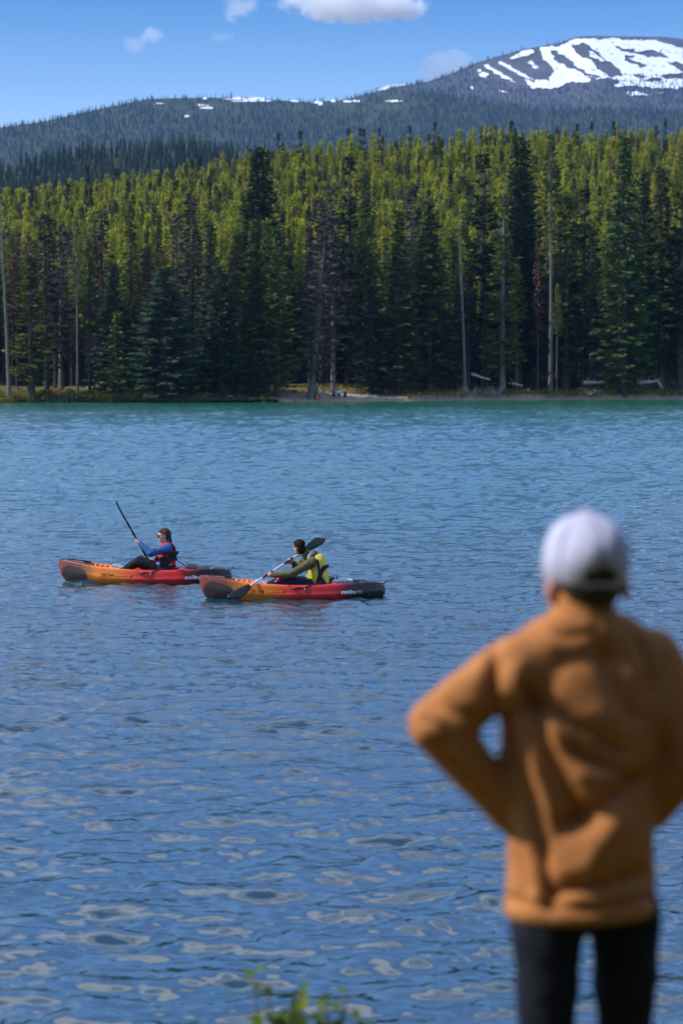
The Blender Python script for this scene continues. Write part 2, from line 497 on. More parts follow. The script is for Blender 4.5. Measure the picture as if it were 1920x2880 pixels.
class TreeKind:
    """one tree model: shared trunk mesh and crown mesh, plus a joined mesh for the far mass of forest"""
    def __init__(self, name, fol, bark, seed, H, Rm, r0, **kw):
        self.name, self.H = name, H
        lean = kw.get('lean', (0, 0))
        V, Fc, A, Bv, Bf = conifer_arrays(seed, H, Rm, **kw)
        tv, tf = trunk_arrays(H, r0, lean)
        self.trunk = bpy.data.meshes.new(name + '_trunk')
        self.trunk.from_pydata(tv, [], tf); self.trunk.materials.append(BARK[bark])
        for p in self.trunk.polygons: p.use_smooth = True
        n = len(V)
        allV = np.concatenate([V, Bv]); fs = [tuple(f) for f in Fc] + [tuple(f + n) for f in Bf]
        self.crown = bpy.data.meshes.new(name + '_crown')
        self.crown.from_pydata(allV.tolist(), [], fs)
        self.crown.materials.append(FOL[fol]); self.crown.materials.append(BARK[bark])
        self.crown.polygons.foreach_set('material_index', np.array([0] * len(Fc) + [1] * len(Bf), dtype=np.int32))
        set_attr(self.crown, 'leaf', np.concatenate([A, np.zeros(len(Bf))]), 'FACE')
        self.full = bpy.data.meshes.new(name + '_full')
        nb = len(allV)
        self.full.from_pydata(allV.tolist() + [tuple(v) for v in tv], [], fs + [tuple(np.array(f) + nb) for f in tf])
        self.full.materials.append(FOL[fol]); self.full.materials.append(BARK[bark])
        self.full.polygons.foreach_set('material_index', np.array([0] * len(Fc) + [1] * (len(Bf) + len(tf)), dtype=np.int32))
        set_attr(self.full, 'leaf', np.concatenate([A, np.zeros(len(Bf) + len(tf))]), 'FACE')
KINDS = {
    'spruce_a': TreeKind('spruce_a', 'spruce', 'brown', 1, 24, 2.3, 0.28, base=0.04, nbr=330, droop=0.45, fill=1.35),
    'spruce_b': TreeKind('spruce_b', 'spruce', 'brown', 2, 24, 2.1, 0.26, base=0.08, nbr=290, droop=0.30, fill=1.3, shape='spire'),
    'blue_a':   TreeKind('blue_a', 'blue', 'dark', 3, 20, 2.2, 0.25, base=0.03, nbr=300, droop=0.40, fill=1.3),
    'blue_b':   TreeKind('blue_b', 'blue', 'brown', 4, 20, 3.0, 0.30, base=0.02, nbr=340, droop=0.38, fill=1.3),
    'dark_a':   TreeKind('dark_a', 'dark', 'dark', 5, 30, 2.5, 0.34, base=0.10, nbr=380, droop=0.40, fill=1.4, shape='spire'),
    'dark_b':   TreeKind('dark_b', 'dark', 'dark', 6, 28, 2.3, 0.32, base=0.15, nbr=320, droop=0.32, fill=1.3, gaps=0.05),
    'pine_a':   TreeKind('pine_a', 'pine', 'grey', 7, 20, 1.75, 0.16, base=0.52, nbr=130, droop=0.05, spray=0.6, shape='spire'),
    'pine_b':   TreeKind('pine_b', 'pine', 'brown', 8, 20, 1.9, 0.16, base=0.46, nbr=150, droop=0.1, spray=0.62, shape='spire'),
    'pine_c':   TreeKind('pine_c', 'pine', 'grey', 9, 19, 1.6, 0.15, base=0.58, nbr=110, droop=0.0, spray=0.6, shape='spire', gaps=0.03),
    'pine_d':   TreeKind('pine_d', 'lime', 'brown', 10, 21, 1.8, 0.17, base=0.38, nbr=150, droop=0.15, shape='cone'),
    'lime_a':   TreeKind('lime_a', 'lime', 'brown', 11, 22, 1.7, 0.22, base=0.08, nbr=250, droop=0.25, fill=1.25, shape='spire', gaps=0.04),
    'lime_b':   TreeKind('lime_b', 'lime', 'brown', 12, 9, 1.25, 0.12, base=0.02, nbr=130, droop=0.15, spray=0.45),
    'clump':    TreeKind('clump', 'lime', 'grey', 13, 26, 1.75, 0.26, base=0.12, nbr=260, droop=0.3, fill=1.3, shape='spire', gaps=0.05),
    'dead_a':   TreeKind('dead_a', 'dead', 'dark', 14, 21, 1.6, 0.17, base=0.15, nbr=150, droop=0.35, fill=0.55, twig=True, shape='spire'),
    'dead_b':   TreeKind('dead_b', 'dead', 'grey', 15, 22, 1.5, 0.16, base=0.2, nbr=130, droop=0.45, fill=0.4, twig=True, shape='spire'),
    'dead_c':   TreeKind('dead_c', 'rust', 'brown', 16, 20, 1.3, 0.2, base=0.3, nbr=110, droop=0.4, fill=0.5, twig=True, shape='spire'),
    'mossy':    TreeKind('mossy', 'dead', 'grey', 17, 22, 2.1, 0.26, base=0.12, nbr=190, droop=0.85, fill=0.8, twig=True, shape='cone', spray=0.7, lean=(1.3, 0)),
    'snag':     TreeKind('snag', 'dead', 'grey', 18, 21, 0.9, 0.24, base=0.3, nbr=34, droop=0.15, fill=0.0, twig=True, shape='spire', lean=(-0.9, 0)),
    'tall_pine': TreeKind('tall_pine', 'spruce', 'grey', 19, 32, 2.5, 0.3, base=0.62, nbr=150, droop=0.3, shape='cone', gaps=0.05),
    'pole':     TreeKind('pole', 'lime', 'grey', 20, 21, 1.6, 0.16, base=0.55, nbr=95, droop=0.2, shape='cone'),
}
DESC = {'pine_a': 'pine', 'pine_b': 'pine', 'pine_c': 'pine', 'pine_d': 'pine', 'pole': 'pine', 'tall_pine': 'pine', 'snag': 'snag', 'dead_a': 'dead_tree', 'dead_b': 'dead_tree', 'dead_c': 'dead_tree', 'mossy': 'dead_tree'}
def add_tree(kind, loc, h, wscale, rz, label, group=None, tilt=(0, 0)):
    k = KINDS[kind]
    nm = {'pine': 'pine_tree', 'snag': 'bare_snag', 'dead_tree': 'dead_tree'}.get(DESC.get(kind), 'spruce_tree')
    e = empty(nm, loc, rz)
    s = h / k.H
    e.scale = (wscale * s, wscale * s, s)
    e.rotation_euler = (tilt[0], tilt[1], rz)
    tag(e, label, 'tree', group)
    obj('trunk', k.trunk, e)
    obj('crown', k.crown, e)
    return e
rng = random.Random(77)
placed = []
# hand-placed shoreline trees: kind, base px, top px x, base py, top py, crown width px, depth behind shore, label
SHORE_TREES = [
 ('snag', 26, 1108, 520, 60, 2, 'bare grey trunk with pale broken branches at the left picture edge'),
 ('lime_a', 88, 1116, 716, 105, 3, 'leafy green spruce just inside the left edge beside the bare grey trunk'),
 ('pole', 218, 1085, 618, 75, 6, 'slim pine with bright green crown and thin bare pale stem, left part of shore'),
 ('pine_d', 252, 1085, 667, 60, 9, 'short olive crown close behind the slim pale stemmed pine on the left'),
 ('lime_b', 330, 1112, 879, 68, 1.5, 'small bright green young spruce standing at the water on the left'),
 ('lime_a', 367, 1092, 560, 72, 8, 'tall narrow yellow green tree above the small young spruce'),
 ('blue_a', 318, 1090, 735, 100, 7, 'blue green spruce behind the small bright young spruce'),
 ('blue_b', 463, 1124, 750, 190, 1.0, 'broadest dark green spruce reaching down to the water on the left'),
 ('blue_a', 594, 1098, 625, 85, 7, 'narrow blue green spruce with pointed top right of the broad spruce'),
 ('blue_b', 622, 1108, 745, 125, 4, 'full blue green spruce on the bank right of the broadest spruce'),
 ('lime_a', 667, 1098, 645, 85, 6, 'first of four close mid green spruces below the dark twin firs'),
 ('spruce_a', 716, 1096, 615, 95, 7, 'second of four close mid green spruces below the dark twin firs'),
 ('lime_a', 750, 1096, 618, 70, 8, 'third of four close mid green spruces below the dark twin firs'),
 ('spruce_b', 780, 1102, 640, 95, 4, 'fourth of four close mid green spruces, beside the mossy dead tree'),
 ('blue_b', 714, 1098, 985, 80, 3, 'low bushy blue green spruce under the row of four green spruces'),
 ('dark_a', 722, 1080, 412, 130, 30, 'dark fir, one of the tall twin tops left of centre'),
 ('dark_a', 744, 1080, 416, 120, 34, 'dark fir behind its twin, tall tops left of centre'),
 ('mossy', 872, 1096, 590, 105, 3.5, 'leaning dead tree hung with grey moss behind the standing people'),
 ('dead_b', 936, 1092, 520, 75, 8, 'thin dead grey tree above the seated people'),
 ('dead_a', 905, 1088, 560, 85, 14, 'dark brown dead tree between the mossy tree and the thin grey one'),
 ('dark_b', 982, 1088, 438, 100, 16, 'dark tall spruce rising just right of the thin dead tree'),
 ('spruce_b', 1026, 1092, 472, 85, 12, 'tall olive spruce next to the dark one near the picture centre'),
 ('blue_a', 1046, 1098, 800, 90, 6, 'lower blue green spruce on the bank right of the seated people'),
 ('spruce_a', 1120, 1100, 590, 115, 5, 'mid green spruce with short bare stem behind the green ball'),
 ('dead_b', 1158, 1088, 520, 80, 16, 'thin dead tree with grey twigs right of centre'),
 ('spruce_a', 1206, 1096, 560, 135, 8, 'broad olive spruce right of centre with a straight visible stem'),
 ('lime_a', 1272, 1090, 640, 80, 14, 'yellow green spruce left of the pale standing snag'),
 ('snag', 1308, 1098, 600, 55, 3, 'pale bare snag with broken top right of centre'),
 ('dark_b', 1358, 1088, 430, 120, 14, 'dark spruce behind the pale snag right of centre'),
 ('clump', 1412, 1092, 520, 85, 5, 'tall spruce with clumpy yellow green tufts along its stem'),
 ('dark_a', 1452, 1088, 385, 120, 14, 'left one of two very tall dark firs right of the tufted spruce'),
 ('dark_a', 1474, 1086, 395, 110, 18, 'right one of two very tall dark firs right of the tufted spruce'),
 ('tall_pine', 1547, 1086, 373, 120, 5, 'very tall pine with long bare trunk and dark crown'),
 ('pole', 1565, 1086, 800, 45, 5.5, 'thin short stem leaning beside the very tall bare trunked pine'),
 ('lime_a', 1590, 1084, 540, 105, 10, 'olive green spruce just right of the very tall bare trunked pine'),
 ('dark_b', 1642, 1084, 530, 115, 14, 'dark spruce between the tall pine and the dense right spruce'),
 ('spruce_a', 1752, 1118, 382, 135, 1.5, 'very tall dense spruce green down to the water near the right edge'),
 ('dark_a', 1808, 1088, 480, 100, 12, 'dark spruce just right of the tall dense spruce'),
 ('spruce_b', 1858, 1090, 470, 115, 10, 'tall green spruce second from the right edge'),
 ('dark_b', 1912, 1090, 540, 115, 8, 'dark spruce cut by the right picture edge'),
 ('dead_a', 130, 1090, 600, 85, 9, 'dark brown dead tree behind the left edge spruce'),
 ('dead_b', 172, 1088, 640, 75, 12, 'grey twiggy dead tree left of the slim pale pine'),
 ('dead_a', 290, 1086, 590, 80, 14, 'dark dead tree behind the olive crown on the left'),
 ('dead_c', 410, 1088, 690, 65, 9, 'rust brown dead tree left of the broadest spruce'),
 ('dead_a', 540, 1090, 560, 90, 10, 'dark dead tree right behind the broadest spruce'),
 ('dead_b', 500, 1086, 600, 80, 18, 'grey dead tree above the broadest spruce'),
]
for i, (k, bx, by, ty, w, dep, lab) in enumerate(SHORE_TREES):
    x0 = P(bx, by, 300).x
    Y = float(shore_y(x0)) + dep
    x = P(bx, by, Y).x
    z = float(ground_z(x, Y))
    top = P(bx, ty, Y).z
    h = top - z
    K = KINDS[k]
    nat = {'spruce_a': 4.9, 'spruce_b': 4.3, 'blue_a': 4.7, 'blue_b': 6.3, 'dark_a': 5.1, 'dark_b': 4.8, 'lime_a': 3.5, 'lime_b': 2.7, 'clump': 3.7, 'dead_a': 3.2, 'dead_b': 2.8, 'dead_c': 2.8, 'mossy': 4.3, 'snag': 2.2, 'tall_pine': 5.2, 'pole': 3.4, 'pine_d': 3.4}[k]
    ws = (w * Y / F) / (nat * h / K.H)
    add_tree(k, (x, Y, z - 0.1), h, min(2.6, max(0.6, ws * 1.65)) if k not in ('snag', 'pole', 'tall_pine') else 0.9, 0.0 if k in ('snag', 'mossy') else rng.uniform(0, 6.28), lab)
    placed.append((x, Y, 1.3))
def ok(x, y, r):
    for (a, b, q) in placed:
        if (x - a) ** 2 + (y - b) ** 2 < (r * (0.5 + 0.5 * q)) ** 2: return False
    return True
LM = [(26, 'the bare left edge trunk'), (150, 'the brown dead trees on the left'), (220, 'the slim pale pine'), (330, 'the small bright young spruce'), (463, 'the broadest dark spruce'), (550, 'the narrow blue green spruce'), (640, 'the full blue green spruce'),
      (735, 'the dark twin firs'), (800, 'the row of four green spruces'), (872, 'the mossy leaning dead tree'), (945, 'the seated people'), (1030, 'the tall olive spruce near the centre'), (1120, 'the green ball'), (1206, 'the broad olive spruce'), (1308, 'the pale bare snag'), (1412, 'the tufted spruce'),
      (1470, 'the two tallest dark firs'), (1547, 'the bare trunked tall pine'), (1642, 'the dark spruce by the right logs'), (1752, 'the tall dense right spruce'), (1850, 'the green spruce near the right edge'), (1930, 'the right picture edge')]
def landmark(px):
    return min(LM, key=lambda q: abs(q[0] - px))[1]
LAB = {
 'pine': ('sunlit yellow green pine crown in the close stand covering the slope', 'pines on the sunlit slope'),
 'dead': ('brown dead conifer standing in the dark belt behind the shoreline trees', 'dead conifers in the shore belt'),
 'spruce': ('dark green conifer half hidden in the belt behind the shoreline trees', 'dark conifers in the shore belt'),
}
def pick(px, dep):
    """kind of tree by place: dead ones thick on the left, pines up the slope"""
    left = max(0.0, 1 - px / 800.0)
    r = rng.random()
    if dep < 30:
        pd = 0.22 + 0.42 * left
        if r < pd: return rng.choice(['dead_a', 'dead_a', 'dead_b', 'dead_c'])
        if r < pd + 0.33: return rng.choice(['spruce_a', 'spruce_b', 'blue_a', 'dark_b'])
        return rng.choice(['pine_a', 'pine_b', 'pine_c', 'pine_d', 'lime_a'])
    pd = 0.05 + (0.42 * left if dep < 55 else 0.05 * left)
    if r < pd: return rng.choice(['dead_a', 'dead_b', 'dead_c'])
    if r < pd + 0.07: return rng.choice(['spruce_b', 'dark_b'])
    return rng.choice(['pine_a', 'pine_b', 'pine_c', 'pine_a', 'pine_b', 'pine_d'])
# all other trees of the slope, nearest first
cand = []
y = 305.0
rr = random.Random(3)
while y < 534:
    step = 1.75 if y < 345 else 2.1
    half = 0.15 * y + 14
    x = -half + rr.random() * 2
    while x < half:
        cand.append((x + rr.uniform(-0.9, 0.9), y + rr.uniform(-1, 1)))
        x += rr.uniform(1.7, 3.1) if y < 345 else rr.uniform(1.7, 3.3)
    y += step
pts = []
count = 0
NIND = 300 - 47
for (x, y) in cand:
    dep = y - float(shore_y(x))
    if dep < 6: continue
    px = 960 + F * x / y
    if dep < 16 and rng.random() < 0.6: continue
    if dep < 60 and not ok(x, y, 1.5): continue
    k = pick(px, dep)
    h = {'p': 18.5, 'd': 18.5, 's': 20.0, 'b': 17, 'l': 18}[k[0]] * rng.uniform(0.76, 1.14)
    if k == 'dark_b': h = 21 * rng.uniform(0.85, 1.15)
    if dep < 30: h *= rng.uniform(0.72, 1.0)
    z = float(ground_z(x, y)) - 0.1
    ws = rng.uniform(0.85, 1.15)
    rz = rng.uniform(0, 6.28)
    if count < NIND and -40 < px < 1960 and (dep < 28 or rng.random() < 0.16):
        g = 'dead' if k[0] == 'd' and k != 'dark_b' else ('pine' if k[0] in 'pl' else 'spruce')
        lab = LAB[g]
        if dep < 28 and g == 'pine': lab = ('slim green conifer half hidden in the belt behind the shoreline trees', 'slim green conifers in the shore belt')
        if dep >= 28 and g != 'pine': lab = ('darker conifer among the yellow green pines on the slope', 'darker conifers on the slope') if g == 'spruce' else ('brown dead conifer among the yellow green pines on the slope', 'dead conifers on the slope')
        size = 'tall' if h > 18.0 else 'short'
        look = {'pine': 'yellow green pine', 'dead': 'brown dead conifer', 'spruce': 'dark green conifer'}[g]
        where = 'close behind' if dep < 18 else ('in the belt behind' if dep < 28 else ('on the near slope above' if dep < 60 else 'on the slope above'))
        add_tree(k, (x, y, z), h, ws, rz, '%s %s %s %s' % (size, look, where, landmark(px)), lab[1])
        count += 1
    else:
        pts.append((x, y, z, h / KINDS[k].H, ws, rz, list(KINDS).index(k)))
    if dep < 60: placed.append((x, y, 1.0))

def instance_cloud(name, pts, meshes, seed=0):
    """one object: instances of the given meshes on points (x, y, z, scale z, width factor, rot, index)"""
    coll = bpy.data.collections.new(name + '_models')
    for i, m in enumerate(meshes):
        o = bpy.data.objects.new('%s_model_%03d' % (name, i), m)
        coll.objects.link(o)
    a = np.array(pts, dtype=np.float32)
    me = bpy.data.meshes.new(name)
    me.vertices.add(len(a)); me.vertices.foreach_set('co', a[:, :3].ravel())
    sc = np.stack([a[:, 3] * a[:, 4], a[:, 3] * a[:, 4], a[:, 3]], 1)
    at = me.attributes.new('iscale', 'FLOAT_VECTOR', 'POINT'); at.data.foreach_set('vector', sc.astype(np.float32).ravel())
    set_attr(me, 'irot', a[:, 5])
    ai = me.attributes.new('iidx', 'INT', 'POINT'); ai.data.foreach_set('value', a[:, 6].astype(np.int32))
    o = obj(name, me)
    ng = bpy.data.node_groups.new(name + '_nodes', 'GeometryNodeTree')
    ng.interface.new_socket('Geometry', in_out='INPUT', socket_type='NodeSocketGeometry')
    ng.interface.new_socket('Geometry', in_out='OUTPUT', socket_type='NodeSocketGeometry')
    n, l = ng.nodes, ng.links
    gi, go = n.new('NodeGroupInput'), n.new('NodeGroupOutput')
    m2p = n.new('GeometryNodeMeshToPoints')
    iop = n.new('GeometryNodeInstanceOnPoints')
    ci = n.new('GeometryNodeCollectionInfo'); ci.inputs['Collection'].default_value = coll
    ci.inputs['Separate Children'].default_value = True; ci.inputs['Reset Children'].default_value = True
    def na(nm, t):
        q = n.new('GeometryNodeInputNamedAttribute'); q.data_type = t; q.inputs['Name'].default_value = nm
        return q.outputs['Attribute']
    cx = n.new('ShaderNodeCombineXYZ'); l.new(na('irot', 'FLOAT'), cx.inputs[2])
    l.new(gi.outputs[0], m2p.inputs[0]); l.new(m2p.outputs[0], iop.inputs['Points'])
    l.new(ci.outputs[0], iop.inputs['Instance']); iop.inputs['Pick Instance'].default_value = True
    l.new(na('iidx', 'INT'), iop.inputs['Instance Index'])
    l.new(cx.outputs[0], iop.inputs['Rotation']); l.new(na('iscale', 'FLOAT_VECTOR'), iop.inputs['Scale'])
    l.new(iop.outputs[0], go.inputs[0])
    md = o.modifiers.new('scatter', 'NODES'); md.node_group = ng
    return o
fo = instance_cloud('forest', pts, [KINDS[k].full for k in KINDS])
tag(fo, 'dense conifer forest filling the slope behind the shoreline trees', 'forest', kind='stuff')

# ------------------------------------------------------------------ hills and mountains
def small_tree(name, fol, seed, H, Rm, n):
    """low-cost conifer for hillsides kilometres away: stacked ragged skirts"""
    rs = np.random.RandomState(seed); V, Fc = [], []
    for i in range(n):
        t = i / n
        r = Rm * (1 - t) ** 0.8 * (0.8 + 0.4 * rs.rand()); z = H * (0.08 + 0.92 * t); hh = H * 1.5 / n
        a0 = rs.rand() * 6.28
        for k in range(5):
            a = a0 + k * 1.2566; b = len(V); rr_ = r * (0.65 + 0.6 * rs.rand())
            V += [(rr_ * math.cos(a - .5), rr_ * math.sin(a - .5), z - 0.1 * hh), (rr_ * math.cos(a + .5), rr_ * math.sin(a + .5), z - 0.2 * hh), (0.05 * math.cos(a), 0.05 * math.sin(a), min(H, z + hh))]
            Fc.append((b, b + 1, b + 2))
    me = bpy.data.meshes.new(name); me.from_pydata(V, [], Fc); me.materials.append(FOL[fol])
    set_attr(me, 'leaf', rs.rand(len(Fc)), 'FACE')
    return me
FAR_MODELS = [small_tree('hill_tree_%d' % i, f, 40 + i, 16, 1.9, 7) for i, f in enumerate(['dark', 'dark', 'spruce', 'dark', 'blue', 'dead'])]

def ridge_z(prof, Y0, px):
    """height of a crest line traced in photo pixels at depth Y0"""
    py = np.interp(px, [p[0] for p in prof], [p[1] for p in prof])
    return CAM_H + (1047.0 - py) / F * Y0
MID = [(-1500, 520), (-400, 480), (0, 430), (150, 400), (300, 372), (480, 356), (620, 372), (760, 420), (900, 455), (1400, 520), (3000, 600)]
RIDGE = [(-2500, 480), (-800, 390), (0, 352), (130, 335), (260, 305), (420, 272), (560, 268), (720, 270), (850, 280), (960, 276), (1060, 262), (1200, 250), (1500, 300), (3500, 320)]
PEAK = [(-1500, 700), (200, 500), (640, 390), (860, 330), (1000, 278), (1140, 246), (1200, 237), (1260, 218), (1340, 183), (1400, 165), (1460, 150), (1500, 141), (1560, 131), (1620, 112), (1660, 110), (1760, 112), (1860, 113), (1920, 120), (2100, 150), (2600, 240), (4200, 420)]
TREE_PX = 16.0
def hill_mesh(name, prof, Y0, run, back, drop, half, nx, ny, mat, bump, lower=0.0, seed=0, dense=None):
    xs = np.linspace(-half, half, nx) if dense is None else np.concatenate([np.linspace(-half, dense[0], 70, endpoint=False), np.linspace(dense[0], dense[1], nx), np.linspace(dense[1], half, 60)[1:]])
    v = np.concatenate([np.linspace(0, 1, ny) ** (1.0 if dense is None else 0.5), 1 + np.linspace(0.04, 1, 8)])
    X, Vv = np.meshgrid(xs, v)
    px = 960 + F * X / Y0
    crest = ridge_z(prof, Y0, px) - lower
    front = Vv <= 1
    Y = np.where(front, Y0 - run * (1 - Vv), Y0 + back * (Vv - 1))
    t = np.clip(Vv, 0, 1)
    z = (crest + drop) * (0.72 * t + 0.28 * t * t) - drop
    z = np.where(front, z, crest - (Vv - 1) * 0.45 * back)
    nz = (fbm(X / bump[1] + seed, Y / bump[1], 5) - 0.5) * bump[0]
    z = z + nz * np.clip(np.abs(1 - Vv) * 5, 0, 1)
    V = np.stack([X, Y, z], 2).reshape(-1, 3)
    me = mesh_np(name, V, grid_faces(len(v), len(xs)), [mat], True)
    return me, (X, Y, z, Vv)
hill_soil = simple('hill_soil', (0.045, 0.055, 0.025), 0.95, 0.05, 0.4, 0.02)
def rock_mat():
    M = Mat('mountain_rock', (0.07, 0.065, 0.07), 0.95, 0.1)
    n = M.noise(0.02, 8, 0.65); n2 = M.noise(0.004, 6, 0.6, stretch=(1, 1, 3))
    c = M.ramp(n, [(0.3, (0.050, 0.045, 0.050)), (0.7, (0.105, 0.095, 0.10))])
    M.color(M.mixc(M.ramp(n2, [(0.45, (0, 0, 0)), (0.6, (1, 1, 1))]), c, (0.065, 0.062, 0.045)))
    M.bump(n, 0.8, 6.0)
    return M.m
rock = rock_mat()
SNOW = simple('snow', (0.72, 0.75, 0.82), 0.7, 0.2, 0.05, 0.05)
def in_poly(poly, x, y):
    x = np.asarray(x); c = np.zeros(x.shape, bool); n = len(poly)
    for i in range(n):
        x1, y1 = poly[i]; x2, y2 = poly[(i + 1) % n]
        if y1 == y2: continue
        c ^= ((y1 > y) != (y2 > y)) & (x < (x2 - x1) * (y - y1) / (y2 - y1) + x1)
    return c
def bil(grid, r, c):
    r0, c0 = int(r), int(c); fr, fc = r - r0, c - c0
    return (grid[r0, c0] * (1 - fr) + grid[r0 + 1, c0] * fr) * (1 - fc) + (grid[r0, c0 + 1] * (1 - fr) + grid[r0 + 1, c0 + 1] * fr) * fc
def scatter_hill(X, Y, Z, Vv, n, seed, keep, size=(0.7, 1.2), vmin=0.0, weights=None):
    rs = np.random.RandomState(seed)
    nr = int((Vv[:, 0] <= 1.0001).sum())
    yy = rs.uniform(Y[0, 0] + vmin * (Y[nr - 1, 0] - Y[0, 0]), Y[nr - 1, 0], n)
    xx = np.clip(rs.uniform(-0.165, 0.165, n) * yy, X[0, 0], X[0, -1])
    r = np.minimum(nr - 1.001, np.interp(yy, Y[:nr, 0], np.arange(nr))); c = np.minimum(X.shape[1] - 1.001, np.interp(xx, X[0], np.arange(X.shape[1])))
    r0, c0 = r.astype(int), c.astype(int); fr, fc = r - r0, c - c0
    g = lambda q: (q[r0, c0] * (1 - fr) + q[r0 + 1, c0] * fr) * (1 - fc) + (q[r0, c0 + 1] * (1 - fr) + q[r0 + 1, c0 + 1] * fr) * fc
    x, y, z = g(X), g(Y), g(Z)
    px, py = PX(x, y, z)
    m = (px > -120) & (px < 2040)
    m[m] = keep(px[m], py[m], rs)
    k = int(m.sum())
    return np.stack([x[m], y[m], z[m] - 0.5, rs.uniform(*size, k), rs.uniform(0.9, 1.3, k), rs.uniform(0, 6.28, k), rs.choice(len(FAR_MODELS), k, p=weights)], 1).tolist()

# middle hill
me, gm = hill_mesh('middle_hill', MID, 1500, 800, 700, 5, 900, 120, 50, hill_soil, (26, 140), lower=14, seed=3)
tag(obj('middle_hill', me), 'low forested hill behind the pines on the left', 'hill', kind='structure')
p = scatter_hill(*gm, 13000, 1, lambda a, b, r: np.ones(len(a), bool), (0.5, 0.85), 0.0, [.3, .25, .2, .15, .05, .05])
tag(instance_cloud('hill_forest', p, FAR_MODELS), 'hazy conifer forest covering the low hill on the left', 'forest', kind='stuff')

# long dark ridge with thin snow streaks
RIDGE_SNOW = [
 (590, 268, 640, 272), (610, 283, 760, 277), (640, 287, 775, 283), (550, 296, 585, 300), (560, 304, 605, 308), (440, 292, 460, 294),
 (880, 285, 905, 297), (930, 283, 945, 289), (960, 285, 1010, 288), (1085, 284, 1120, 288), (520, 322, 527, 330), (655, 300, 660, 303), (815, 285, 835, 288), (845, 277, 862, 282), (700, 268, 760, 271), (565, 277, 585, 281)]
RS_PTS = []
me, gr = hill_mesh('long_ridge', RIDGE, 4800, 2400, 1500, 10, 1700, 420, 260, hill_soil, (60, 500), lower=9, seed=9)
def ridge_snow(px, py):
    n = (fbm(np.asarray(px) * 0.06, np.asarray(py) * 0.28, 3) - 0.5)
    s = np.zeros(np.shape(px), bool)
    for (a, b, c, d) in RIDGE_SNOW:
        cx, cy, rx, ry = (a + c) / 2, (b + d) / 2, (c - a) / 2 + 2, abs(d - b) / 2 + 0.9
        sl = (d - b) / (c - a) if c - a > 60 else 0
        yy = py - cy - sl * 0 * (px - cx)
        s |= ((px - cx) / rx) ** 2 + (yy / ry) ** 2 + n * 2.2 < 0.75
    return s
ridge = tag(obj('long_ridge', me), 'long dark forested ridge with thin streaks of snow', 'ridge', kind='structure')
def snow_cells(X, Y, Z, fn, lift, parent, name, label):
    nr, nc = X.shape
    px, py = PX(X, Y, Z)
    cxp = (px[:-1, :-1] + px[1:, 1:]) / 2; cyp = (py[:-1, :-1] + py[1:, 1:]) / 2
    m = fn(cxp, cyp).ravel()
    f = grid_faces(nr, nc)[m]
    used = np.unique(f); mp = -np.ones(nr * nc, int); mp[used] = np.arange(len(used))
    V = np.stack([X, Y, Z], 2).reshape(-1, 3)[used] + np.array([0, -lift * 0.6, lift])
    me = mesh_np(name, V, mp[f], [SNOW], True)
    o = obj(name, me, parent); o['kind'] = 'stuff'; o['label'] = label
    return o
nrf = int((gr[3][:, 0] <= 1.0001).sum())
snow_cells(gr[0][:nrf], gr[1][:nrf], gr[2][:nrf], ridge_snow, 2.0, ridge, 'snow_streaks', 'thin horizontal streaks of snow near the ridge top')
def keep_ridge(a, b, r):
    q = r.rand(len(a))
    return np.where(ridge_snow(a, b), q < 0.05, q < np.where((b < 325) & (a > 430) & (a < 1150), 0.45, 1.0))
p = scatter_hill(*gr, 26000, 2, keep_ridge, (0.5, 0.9), 0.35, [.3, .2, .05, .3, .1, .05])
tag(instance_cloud('ridge_forest', p, FAR_MODELS), 'dark blue hazy conifer forest on the long ridge', 'forest', kind='stuff')

# snowy mountain
def peak_timber(px): return np.interp(px, [1100, 1290, 1340, 1400, 1470, 1560, 1640, 1700, 1760, 1830, 1920, 2100], [215, 212, 214, 235, 252, 256, 244, 236, 218, 214, 222, 230])
Z1 = 670 / 1568.0
def zp(pts): return [(1250 + x * Z1, 80 + y * Z1) for x, y in pts]
SNOW_POLYS = [zp(p) for p in [
 [(740, 125), (860, 75), (960, 72), (1400, 80), (1568, 118), (1568, 400), (1440, 400), (1300, 392), (1180, 352), (1110, 345), (1060, 330), (1000, 345), (930, 360), (800, 372), (720, 398), (640, 400), (560, 395), (600, 340), (690, 350), (712, 280), (640, 180), (630, 130)],
 [(420, 205), (500, 160), (580, 140), (585, 165), (520, 190), (450, 210)],
 [(250, 245), (280, 238), (350, 285), (420, 330), (470, 360), (420, 345), (330, 300)],
 [(345, 225), (380, 222), (480, 280), (590, 345), (540, 335), (440, 285)],
 [(540, 225), (565, 222), (612, 262), (590, 268)],
 [(530, 340), (560, 345), (612, 400), (560, 390)],
 [(205, 278), (235, 275), (240, 292), (215, 292)], [(220, 300), (255, 292), (285, 310), (270, 325), (225, 315)],
 [(1120, 375), (1210, 345), (1330, 375), (1240, 385), (1150, 392)], [(1340, 365), (1420, 358), (1440, 380), (1380, 385)],
 [(1190, 430), (1260, 418), (1340, 440), (1240, 450)], [(1470, 350), (1520, 350), (1568, 360), (1568, 395), (1480, 385)],
 [(350, 410), (400, 415), (410, 430), (360, 425)], [(1410, 425), (1435, 425), (1430, 440)], [(170, 385), (190, 385), (185, 403)],
]]
